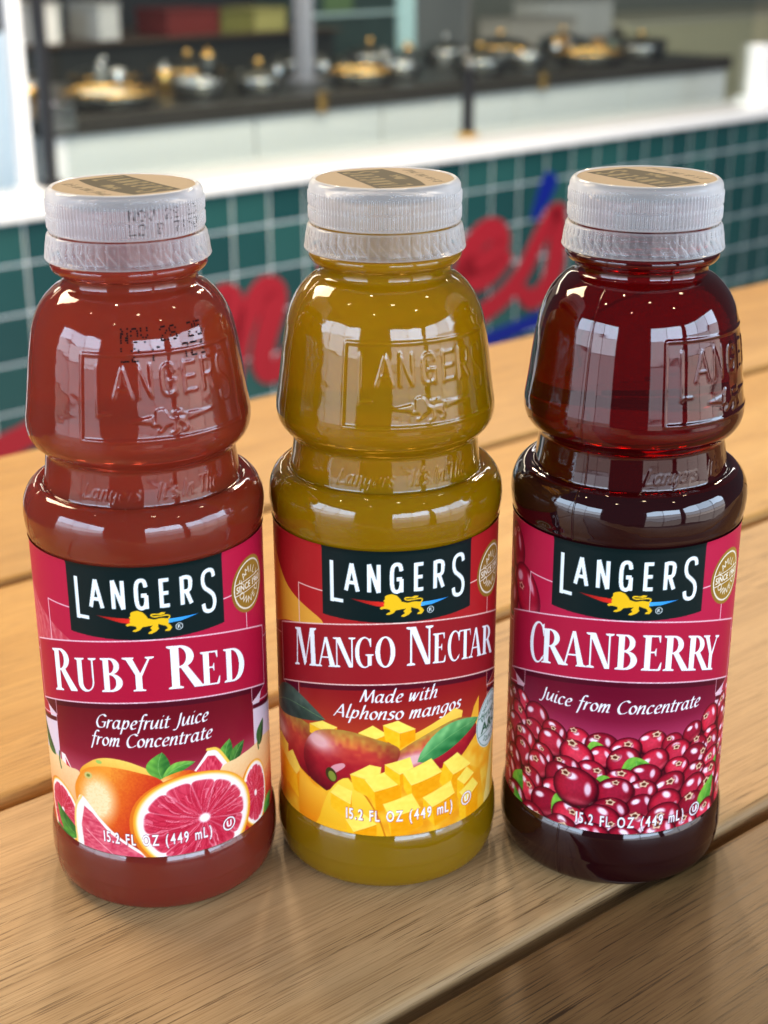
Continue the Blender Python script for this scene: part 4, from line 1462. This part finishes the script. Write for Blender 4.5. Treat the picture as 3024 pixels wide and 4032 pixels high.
def dot_print(name, lines, a_start, a_end, ztops, hch, rfun, mat, parent, drop=.0, seed=1, ds=.2):
    r = np.random.RandomState(seed)
    V, Fc = [], []
    for text, zt in zip(lines, ztops):
        n = len(text)
        cw = (a_end - a_start) / n
        for i, ch in enumerate(text):
            for ry, rowbits in enumerate(DOTS[ch]):
                for rx, bit in enumerate(rowbits):
                    if bit == '0' or r.rand() < drop:
                        continue
                    a = a_start + (i + (rx + .5) / 6.2) * cw + r.uniform(-.12, .12)
                    z = zt - ry * hch / 7 + r.uniform(-.06, .06)
                    k = len(V)
                    s = ds
                    rr = rfun(z)
                    da = math.degrees(s / rr)
                    for sa, sz in ((-1, -1), (1, -1), (1, 1), (-1, 1)):
                        q = math.radians(a + sa * da)
                        r2 = rfun(z + sz * s) + .05
                        V.append((r2 * math.sin(q) * MM, -r2 * math.cos(q) * MM, (z + sz * s) * MM))
                    Fc.append((k, k + 1, k + 2, k + 3))
    return mesh_obj(name, V, Fc, mat, parent)


def body_r(z):
    P = np.array([p for p in PROF if 140 < p[1] < 184])
    return float(np.interp(z, P[:, 1], P[:, 0]))


cap_m = cap_material('cap_plastic', .82)
band_m = cap_material('band_plastic', .92)
lid_m = print_material('lid_print', .5, 0.0)
label_m = print_material('label_print', .42, .04)
ink_m = simple('inkjet_ink', (.012, .008, .008, 1), 1.0, spec=0.0)
ruby_m = juice_material('ruby_red_juice', (.235, .027, .013, 1), .8, (1.0, .2, .1), .010, .26, (.90, .26, .14, 1), 55.0)
ruby_dark_m = juice_material('ruby_red_darkened', (.155, .018, .011, 1), .8, (1.0, .2, .1), .010)
mango_m = juice_material('mango_nectar_juice', (.325, .162, .001, 1), .7, (1.0, .6, .15), .008, .26, (.93, .70, .05, 1), 50.0)
mango_dark_m = juice_material('mango_nectar_darkened', (.235, .128, .002, 1), .7, (1.0, .6, .15), .008)
cran_m = cranberry_material()
cran_dark_m = juice_material('cranberry_darkened', (.016, .0022, .003, 1), 0.0, (1, .2, .1), .005)

BOTTLES = [
    dict(pos=(-69.2, -10.4), lab=6.85, emb=-19.5, capr=28, lid=-52, juice=ruby_m, deep=ruby_dark_m, deep_z=20.2, draw=label_ruby,
         label='bottle of orange-red juice labelled RUBY RED with printed grapefruits and date code'),
    dict(pos=(.5, 0.0), lab=6.82, emb=-22, capr=0, lid=112, juice=mango_m, deep=mango_dark_m, deep_z=20.2, draw=label_mango,
         label='bottle of yellow-brown juice labelled MANGO NECTAR with printed mango cubes'),
    dict(pos=(72.3, .7), lab=-6.44, emb=6.5, capr=13, lid=122, juice=cran_m, deep=cran_dark_m, deep_z=126.8, draw=label_cran,
         label='bottle of dark red juice labelled CRANBERRY with printed cranberries and leaves'),
]
for i, B in enumerate(BOTTLES):
    root = empty('juice_bottle', (B['pos'][0] * MM, B['pos'][1] * MM, 0))
    tag(root, B['label'], 'bottle', 'juice bottles standing in a row')
    body = bpy.data.objects.new('body', BODY_ME.copy())
    body.data.materials.append(B['juice'])
    # same juice, painted darker and opaque low down against refracted light glints
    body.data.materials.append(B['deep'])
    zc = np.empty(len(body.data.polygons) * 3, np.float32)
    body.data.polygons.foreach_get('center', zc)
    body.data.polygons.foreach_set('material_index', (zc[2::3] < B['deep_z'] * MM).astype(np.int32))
    body.parent = root
    body.rotation_euler.z = math.radians(B['emb'])
    col.objects.link(body)
    lab = bpy.data.objects.new('label', label_mesh(B['draw'], 'label'))
    lab.data.materials.append(label_m)
    lab.parent = root
    lab.rotation_euler.z = math.radians(B['lab'])
    col.objects.link(lab)
    cap = bpy.data.objects.new('cap', CAP_SIDE)
    if not CAP_SIDE.materials:
        CAP_SIDE.materials.append(cap_m)
        CAP_BAND.materials.append(band_m)
        LID_ME.materials.append(lid_m)
    cap.parent = root
    cap.rotation_euler.z = math.radians(B['capr'])
    col.objects.link(cap)
    lid = bpy.data.objects.new('lid_disc', LID_ME)
    lid.parent = cap
    lid.rotation_euler.z = math.radians(B['lid'] - B['capr'])
    col.objects.link(lid)
    band = bpy.data.objects.new('tamper_band', CAP_BAND)
    band.parent = root
    band.rotation_euler.z = math.radians(B['capr'] * 1.7)
    col.objects.link(band)
    if i == 0:
        dot_print('date_code', ['NOV 28 25', 'L2 F  7E1'], 2, 52, (176.2, 171.4), 3.8, body_r, ink_m, root, .2, 3, .23)
        dot_print('date_code', ['NOV 28 25', 'L2 B 7150'], 11, 71, (205.6, 202.0), 2.9, lambda z: 21.16, ink_m, cap, .34, 4, .17).rotation_euler.z = -cap.rotation_euler.z

# ------------------------------------------------------------------ tiled counter behind the table
counter = empty('tiled_counter', wp(2300, 60, -1070))
tag(counter, 'low counter wall clad in dark teal square tiles under a white ledge', 'counter')
CB = counter.matrix_basis.inverted()
inv = Matrix.Translation(-wp(2300, 60, -1070))


def cp(u, w, z):
    return inv @ wp(u, w, z)


def wbox(name, u0, u1, w0, w1, z0, z1, mat, parent, b=0.0, seg=2, smooth=False):
    base = Vector(parent.location) if parent else Vector((0, 0, 0))
    return bevel_box(name, u0, u1, w0, w1, z0, z1, b, mat, parent, xf=lambda c: wp(c.x, c.y, c.z) - base, seg=seg, smooth=smooth)


grout_m = simple('pale_grout', (.80, .84, .86, 1), .8, vary=.08, bscale=30)
ledge_m = simple('white_ledge', (.84, .84, .84, 1), .22, coat=.3, vary=.03, bscale=8)
wbox('wall_core', 300, 4600, .6, 140, -1068, -256, grout_m, counter)
wbox('ledge', 300, 4600, -14, 190, -255, -226, ledge_m, counter, 3)
tile_ms = [simple('teal_tile_%s' % k, c, .14, vary=.12, bscale=9, coat=.4) for k, c in (('deep', (.012, .066, .068, 1)), ('mid', (.018, .084, .082, 1)), ('soft', (.010, .056, .060, 1)))]
G = 3.8
tile_protos = {}
U_0 = 3539.2
row_edges = [-256.5, -337.3]
while row_edges[-1] > -1000:
    row_edges.append(row_edges[-1] - 98.0)
tile_rows = list(zip(row_edges[:-1], row_edges[1:]))[:7]
rt = np.random.RandomState(5)
for ri, (zt, zb) in enumerate(tile_rows):
    hgt = abs(zt - zb) - G
    for ci in range(-7, 30):
        uc = U_0 - 100 * ci - 50
        mi = rt.randint(3)
        key = (round(hgt, 1), mi)
        if key not in tile_protos:
            o = bevel_box('tile', -50 + G / 2, 50 - G / 2, -1.6, .5, -hgt / 2, hgt / 2, .8, tile_ms[mi], counter,
                          xf=lambda c: (W_T * c.x + W_N * c.y + Vector((0, 0, c.z))) * MM, seg=1)
            tile_protos[key] = o.data
        else:
            o = bpy.data.objects.new('tile', tile_protos[key])
            o.parent = counter
            col.objects.link(o)
        o.location = cp(uc, 0, (zt + zb) / 2)

# painted sign lettering standing on the tiles
red_m = simple('sign_red', (.33, .010, .022, 1), .4)
blue_m = simple('sign_blue', (.002, .012, .20, 1), .35)


def stroke_outline(path, widths):
    P = np.array(path, float)
    d = np.gradient(P, axis=0)
    n = np.stack([-d[:, 1], d[:, 0]], 1) / np.hypot(d[:, 0], d[:, 1])[:, None]
    w = np.interp(np.linspace(0, 1, len(P)), np.linspace(0, 1, len(widths)), widths)[:, None] / 2
    return P + n * w, P - n * w


def sign_stroke(name, ctrl, widths, mat, depth=4.0, parent=None):
    P = spline(ctrl, 8)
    Lf, Rt = stroke_outline(P, widths)
    n = len(P)
    V, Fc = [], []
    for d in (-1.8, -1.8 - depth):
        V += [cp(p[0], d, p[1]) for p in Lf] + [cp(p[0], d, p[1]) for p in Rt]
    for i in range(n - 1):
        a, b, c, e = i, i + 1, n + i + 1, n + i
        Fc += [(a, b, c, e), (2 * n + e, 2 * n + c, 2 * n + b, 2 * n + a), (a, 2 * n + a, 2 * n + b, b), (e, c, 2 * n + c, 2 * n + e)]
    Fc += [(0, n, 3 * n, 2 * n), (n - 1, 3 * n - 1, 4 * n - 1, 2 * n - 1)]
    for P2, wd in ((P[0], widths[0]), (P[-1], widths[-1])):
        k = len(V)
        m = 16
        for d in (-2.0, -2.0 - depth):
            V += [cp(P2[0] + wd / 2 * math.cos(t), d, P2[1] + wd / 2 * math.sin(t)) for t in np.linspace(0, 2 * math.pi, m, endpoint=False)]
        Fc += [tuple(range(k, k + m)), tuple(range(k + 2 * m - 1, k + m - 1, -1))] + [(k + j, k + (j + 1) % m, k + m + (j + 1) % m, k + m + j) for j in range(m)]
    return mesh_obj(name, V, Fc, mat, counter)


SW = 62.0
sign_stroke('letter_stroke', [(1545, -650), (1565, -560), (1588, -495), (1612, -478), (1630, -500), (1622, -560), (1600, -640)], [54, 58, 60, 58, 56, 54, 50], red_m)
sign_stroke('letter_stroke', [(1622, -665), (1650, -570), (1690, -500), (1722, -478), (1746, -492), (1742, -524), (1720, -578), (1704, -630), (1714, -664), (1746, -668), (1790, -632), (1850, -570)],
            [50, 52, 56, 58, 62, 64, 62, 60, 58, 52, 44, 38], red_m)
sign_stroke('letter_dot', [(1895, -452), (1912, -440)], [46, 46], red_m)
sign_stroke('letter_stroke', [(1850, -580), (1885, -520), (1875, -580), (1868, -630), (1885, -668), (1925, -660), (1980, -610)], [40, 58, 60, 60, 56, 46, 38], red_m)
sign_stroke('letter_stroke', [(2240, -590), (2340, -530), (2430, -512), (2474, -480), (2462, -448), (2425, -440), (2378, -464), (2346, -508), (2358, -545), (2400, -562), (2450, -550), (2500, -520)],
            [40, 50, 58, 62, 62, 62, 62, 62, 60, 56, 46, 34], red_m)
sign_stroke('letter_stroke', [(2392, -656), (2435, -642), (2499, -614), (2559, -565), (2618, -487), (2672, -430)], [50, 52, 52, 50, 50, 56], red_m)
sign_stroke('letter_stroke', [(2688, -428), (2690, -470), (2690, -520), (2680, -576), (2645, -626), (2596, -642), (2556, -618)], [58, 62, 66, 66, 60, 54, 42], red_m)
sign_stroke('apostrophe', [(2649, -345), (2630, -378), (2600, -424)], [56, 50, 26], blue_m)
sign_stroke('underline', [(1960, -770), (2150, -752), (2427, -724), (2530, -713), (2640, -701), (2800, -690)], [20, 34, 40, 40, 36, 12], blue_m)
sign_stroke('swash', [(900, -720), (1024, -700), (1065, -693), (1120, -676), (1200, -640)], [30, 50, 54, 50, 30], red_m)

# ------------------------------------------------------------------ serving line behind the counter (out of focus in the photograph)
white_panel = simple('white_enamel', (.80, .80, .78, 1), .18, coat=.4, vary=.05, bscale=3)
dark_rail = simple('dark_rail', (.035, .028, .022, 1), .35, vary=.2, bscale=12)
steel = simple('brushed_steel', (.55, .56, .56, 1), .2, 1.0, vary=.1, bscale=14)
dark_pan = simple('dark_pan_steel', (.10, .10, .09, 1), .38, 1.0)
brass = simple('brass', (.86, .52, .16, 1), .26, 1.0)
black_paint = simple('black_paint', (.01, .01, .012, 1), .4)
white_paint = simple('white_paint', (.82, .83, .84, 1), .35)


def wthing(name, u, w, z, label, cat, group=None):
    o = empty(name, wp(u, w, z))
    tag(o, label, cat, group)
    return o


st = wthing('serving_counter', 2700, 700, -1068, 'white panelled serving counter with dark rail behind the tiled counter', 'serving counter')
for u0, u1 in ((1432, 2020), (2026, 2440), (2446, 2960), (2966, 3480), (3486, 3960)):
    wbox('front_panel', u0, u1, 412, 430, -1066, -166, white_panel, st, 3)
wbox('carcass', 1432, 3960, 431, 1150, -1068, -160, white_panel, st)
wbox('rail', 1424, 3968, 396, 440, -164, -124, dark_rail, st, 4)
wbox('worktop', 1424, 3968, 441, 1160, -159, -128, dark_pan, st, 2)
for u in (2210, 3040):
    wbox('rail_bracket', u, u + 26, 388, 395, -170, -118, brass, st, 2)
wbox('end_plate', 1418, 1500, 380, 387, -150, -92, steel, st, 2)


def dish(u, w, r, lidded, label, knob_m=None):
    t = wthing('serving_dish', u, w, -127.5, label, 'serving dish', 'round dishes along the serving counter')
    R = r * MM
    lathe('bowl', [(0.0005, .001), (R * .8, .001), (R * .95, .012), (R, .028), (R * 1.0, .030), (R * .96, .030), (R * .9, .014), (0.0005, .006)], 40, steel, t)
    lathe('rim', [(R * .99, .029), (R * 1.03, .031), (R * 1.045, .035), (R * 1.03, .039), (R * .99, .041), (R * .97, .035), (R * .99, .029)], 40, brass if r > 85 else steel, t)  # brass colour on wide rims stands in for gold lamp reflections
    if lidded:
        lathe('lid', [(R * .97, .0405), (R * .9, .046), (R * .7, .054), (R * .4, .060), (R * .1, .062), (0.0005, .062)], 40, dark_pan, t)
        lathe('knob', [(0.0005, .0625), (.005, .0625), (.005, .067), (.010, .072), (.012, .078), (.008, .085), (0.0005, .087)], 20, brass if r % 4 == 0 else steel, t)
    return t


for u, w, r, ld, lb in ((1704, 560, 112, 0, 'wide open serving dish with glint-gold rim at the near end of the worktop'),
                        (1990, 600, 66, 0, 'small open serving dish beside the wide one at the near end'),
                        (2150, 560, 60, 1, 'small lidded serving dish in the front row before the grey post'),
                        (2500, 560, 92, 0, 'open serving dish with glint-gold rim just past the grey post'),
                        (2700, 620, 62, 0, 'small open serving dish behind the short black post'),
                        (2960, 560, 80, 1, 'lidded serving dish in the middle of the front row'),
                        (3200, 600, 62, 0, 'small open serving dish between the lidded one and the wide far one'),
                        (3440, 560, 112, 0, 'wide open serving dish with glint-gold rim toward the far end'),
                        (3720, 580, 80, 1, 'lidded serving dish at the far end of the front row')):
    dish(u, w, r, ld, lb)
for u, w, r, lb in ((1640, 900, 80, 'rear lidded dish behind the wide near dish'), (1900, 900, 90, 'rear lidded dish before the narrow grey box'), (2180, 920, 96, 'rear lidded dish in front of the red box'),
                    (2560, 900, 80, 'rear lidded dish just past the grey post'), (2850, 920, 80, 'rear lidded dish in front of the green cooler door'), (3150, 900, 74, 'rear lidded dish in front of the grey cooler side'),
                    (3420, 920, 96, 'rear lidded dish behind the wide far dish'), (3700, 900, 80, 'rear lidded dish at the far end of the worktop')):
    dish(u, w, r, 1, lb)


pr = np.random.RandomState(9)
pot_ms = [steel, brass, dark_pan, simple('grey_glaze', (.22, .23, .22, 1), .3), simple('amber_glass', (.30, .14, .02, 1), .15), simple('pale_green_glaze', (.16, .22, .17, 1), .2)]
pot_words = ['steel', 'brass', 'dark metal', 'grey', 'amber', 'green']
for k in range(20):
    u = 1520 + 122 * k + pr.randint(-30, 30)
    w = 745 + 40 * (k % 2) + pr.randint(-12, 12)
    R, Hh = pr.uniform(.014, .026), pr.uniform(.03, .08)
    mi = pr.randint(len(pot_ms))
    mm = pot_ms[mi]
    t = wthing('condiment_pot', u, w, -127.5, '%s %s condiment pot %s between the two rows of dishes' % ('tall' if Hh > .058 else 'short', pot_words[mi], 'with a lid' if k % 3 else 'without a lid'),
               'pot', 'condiment pots on the serving counter')
    lathe('cup', [(0.0005, .0005), (R * .8, .0005), (R, .008), (R, Hh * .8), (R * .8, Hh), (R * .74, Hh), (R * .9, Hh * .78), (R * .9, .01), (0.0005, .004)], 20, mm, t)
    if k % 3:
        lathe('lid', [(R * .82, Hh + .0005), (R * .8, Hh + .006), (R * .3, Hh + .010), (R * .25, Hh + .018), (0.0005, Hh + .020)], 20, pot_ms[pr.randint(3)], t)


def post(name, u, w, width, z0, z1, mat, label, foot=None):
    t = wthing(name, u, w, z0, label, 'post')
    wbox('shaft', u - width / 2, u + width / 2, w - width / 2, w + width / 2, z0 + 14.5, z1, mat, t, 3)
    wbox('foot', u - width * .8, u + width * .8, w - width * .8, w + width * .8, z0, z0 + 14, foot or mat, t, 2)
    return t


post('guard_post', 2472, 120, 24, -225.5, -58, black_paint, 'short black post with brass foot standing on the white ledge', brass)
post('guard_post', 1214, 110, 27, -225.5, 420, white_paint, 'tall white post on the ledge beside the serving counter')
post('guard_post', 1300, 160, 22, -225.5, 420, black_paint, 'tall black post on the ledge next to the white post')
post('guard_post', 3710, 110, 60, -225.5, -60, white_paint, 'thick white stub post on the far end of the ledge')
post('guard_post', 2415, 700, 40, -127.5, 420, simple('lilac_grey_paint', (.32, .32, .36, 1), .4), 'grey post rising from the serving counter worktop')
post('guard_post', 1575, 640, 22, -127.5, 300, simple('pale_lilac_paint', (.5, .48, .58, 1), .4), 'thin pale post at the end of the serving counter')

# clear sneeze-guard panes
gm = bpy.data.materials.new('clear_pane')
gm.use_nodes = True
nt = gm.node_tree
for n in list(nt.nodes):
    nt.nodes.remove(n)
mo = nt.nodes.new('ShaderNodeOutputMaterial')
mx = nt.nodes.new('ShaderNodeMixShader')
tr = nt.nodes.new('ShaderNodeBsdfTransparent')
tr.inputs[0].default_value = (.93, .96, .95, 1)
gl = nt.nodes.new('ShaderNodeBsdfGlossy')
gl.inputs['Roughness'].default_value = .06
lw = nt.nodes.new('ShaderNodeLayerWeight')
lw.inputs['Blend'].default_value = .25
pw = nt.nodes.new('ShaderNodeMath')
pw.operation = 'POWER'
pw.inputs[1].default_value = 3.0
nt.links.new(lw.outputs['Facing'], pw.inputs[0])
fr = nt.nodes.new('ShaderNodeMath')
fr.operation = 'MULTIPLY_ADD'
fr.inputs[1].default_value = .35
fr.inputs[2].default_value = .10
nt.links.new(pw.outputs[0], fr.inputs[0])
nt.links.new(fr.outputs[0], mx.inputs[0])
nt.links.new(tr.outputs[0], mx.inputs[1])
nt.links.new(gl.outputs[0], mx.inputs[2])
nt.links.new(mx.outputs[0], mo.inputs['Surface'])
for u0, u1, lb in ((1320, 2455, 'clear glass pane on the ledge between the tall black post and the short one'), (2488, 3670, 'clear glass pane on the ledge between the short black post and the stub')):
    g = wbox('sneeze_guard', u0, u1, 117, 123, -225, 420, gm, None)
    tag(g, lb, 'sneeze guard')

# back line: cabinet, boxes, cooler
cab = wthing('back_cabinet', 4000, 1900, -1068, 'long dark cabinet along the back of the kitchen', 'cabinet')
cabm = simple('dark_cabinet', (.022, .024, .022, 1), .4, vary=.3, bscale=5)
for k, u in enumerate(range(1500, 5000, 500)):
    wbox('door', u + 4, u + 496, 1478, 1499, -1060, -205, cabm, cab, 3)
wbox('carcass', 1500, 5000, 1500, 2050, -1068, -200, cabm, cab)
wbox('top', 1490, 5010, 1470, 2060, -199, -170, simple('cabinet_top', (.10, .085, .06, 1), .35, vary=.3, bscale=6), cab, 3)

wbox('riser', 1560, 3230, 1535, 2040, -169.5, -65, cabm, cab, 3)
wbox('riser_shelf', 1550, 3240, 1505, 2040, -64.5, -52, simple('dark_shelf', (.06, .04, .025, 1), .4), cab, 2)
wbox('back_panel', 1500, 3262, 2041, 2058, -169, 600, simple('dark_back_panel', (.012, .014, .016, 1), .5), cab)


def carton(u0, u1, w, z1, c, label, lidc=None, z0=-169.5):
    t = wthing('carton', (u0 + u1) / 2, w + 90, z0, label, 'box')
    m = simple('carton_paint', c, .5, vary=.12, bscale=10)
    wbox('body', u0, u1, w, w + 180, z0, z1 - 16, m, t, 2)
    wbox('lid', u0 - 3, u1 + 3, w - 3, w + 183, z1 - 15.5, z1, simple('lid_paint', lidc or tuple(x * .8 for x in c[:3]) + (1,), .45), t, 2)


carton(2530, 2730, 1520, 30, (.14, .012, .008, 1), 'red box on the dark back cabinet', z0=-51.5)
carton(2742, 2868, 1520, 20, (.15, .14, .03, 1), 'olive yellow box beside the red box', z0=-51.5)
carton(2876, 3005, 1520, 22, (.34, .31, .10, 1), 'pale yellow box beside the grey post', z0=-51.5)
carton(2060, 2145, 1520, 62, (.62, .62, .58, 1), 'small white box on the dark back cabinet', z0=-51.5)
carton(2280, 2352, 1520, 55, (.55, .55, .54, 1), 'narrow light grey box on the dark back cabinet', z0=-51.5)
carton(4110, 4480, 1520, -62, (.42, .39, .33, 1), 'flat beige box on the right part of the back cabinet')
carton(4560, 4990, 1760, -20, (.60, .60, .55, 1), 'wide off-white box behind the flat beige one')
cool = wthing('glass_cooler', 3470, 1700, -169.5, 'upright cooler with green tinted door and bright pale frame', 'cooler')
wbox('case', 3270, 3690, 1730, 2040, -169.5, 500, simple('cooler_inside', (.03, .055, .05, 1), .5, vary=.4, bscale=12), cool)
wbox('door_frame', 3694, 3770, 1700, 1728, -169.5, 500, simple('cyan_reflection_frame', (.62, .92, .92, 1), .25), cool, 3)  # pale cyan puts the door edge's reflection into its colour
wbox('shelf', 3280, 3690, 1716, 1728, -30, -18, simple('shelf_edge', (.45, .6, .6, 1), .4), cool, 1)
wbox('green_pack', 3340, 3470, 1712, 1727, -16, 130, simple('green_pack', (.10, .17, .07, 1), .5), cool, 2)
wbox('side_panel', 3774, 4060, 1700, 2040, -169.5, 500, simple('grey_panel', (.16, .17, .165, 1), .5, vary=.2, bscale=4), cool, 3)
cr = wthing('cream_counter', 5600, 1900, -1068, 'cream coloured counter at the far right of the kitchen', 'counter')
crm = simple('cream_paint', (.62, .58, .36, 1), .45, vary=.1, bscale=3)
wbox('front', 5020, 7200, 1700, 1720, -1066, -140, crm, cr, 3)
wbox('top', 5016, 7206, 1690, 2300, -139, -118, simple('cream_top', (.66, .62, .44, 1), .4), cr, 3)
bw = wbox('back_wall', 800, 8600, 2620, 2700, -1070, 1500, simple('grey_green_wall', (.30, .31, .25, 1), .6, vary=.3, bscale=1.5), None)
tag(bw, 'plain grey green wall at the back of the kitchen', 'wall')
pb = wthing('side_cabinet', 1250, 600, -1068, 'pale blue cabinet beside the near end of the serving counter', 'cabinet')
pbm = simple('pale_blue_enamel', (.50, .62, .74, 1), .25, coat=.3, vary=.08, bscale=4)
wbox('carcass', 1000, 1404, 424, 900, -1068, 60, pbm, pb)
wbox('door', 1004, 1400, 404, 423, -1060, 52, pbm, pb, 4)
wbox('door_handle', 1372, 1384, 392, 403, -420, -250, steel, pb, 3)
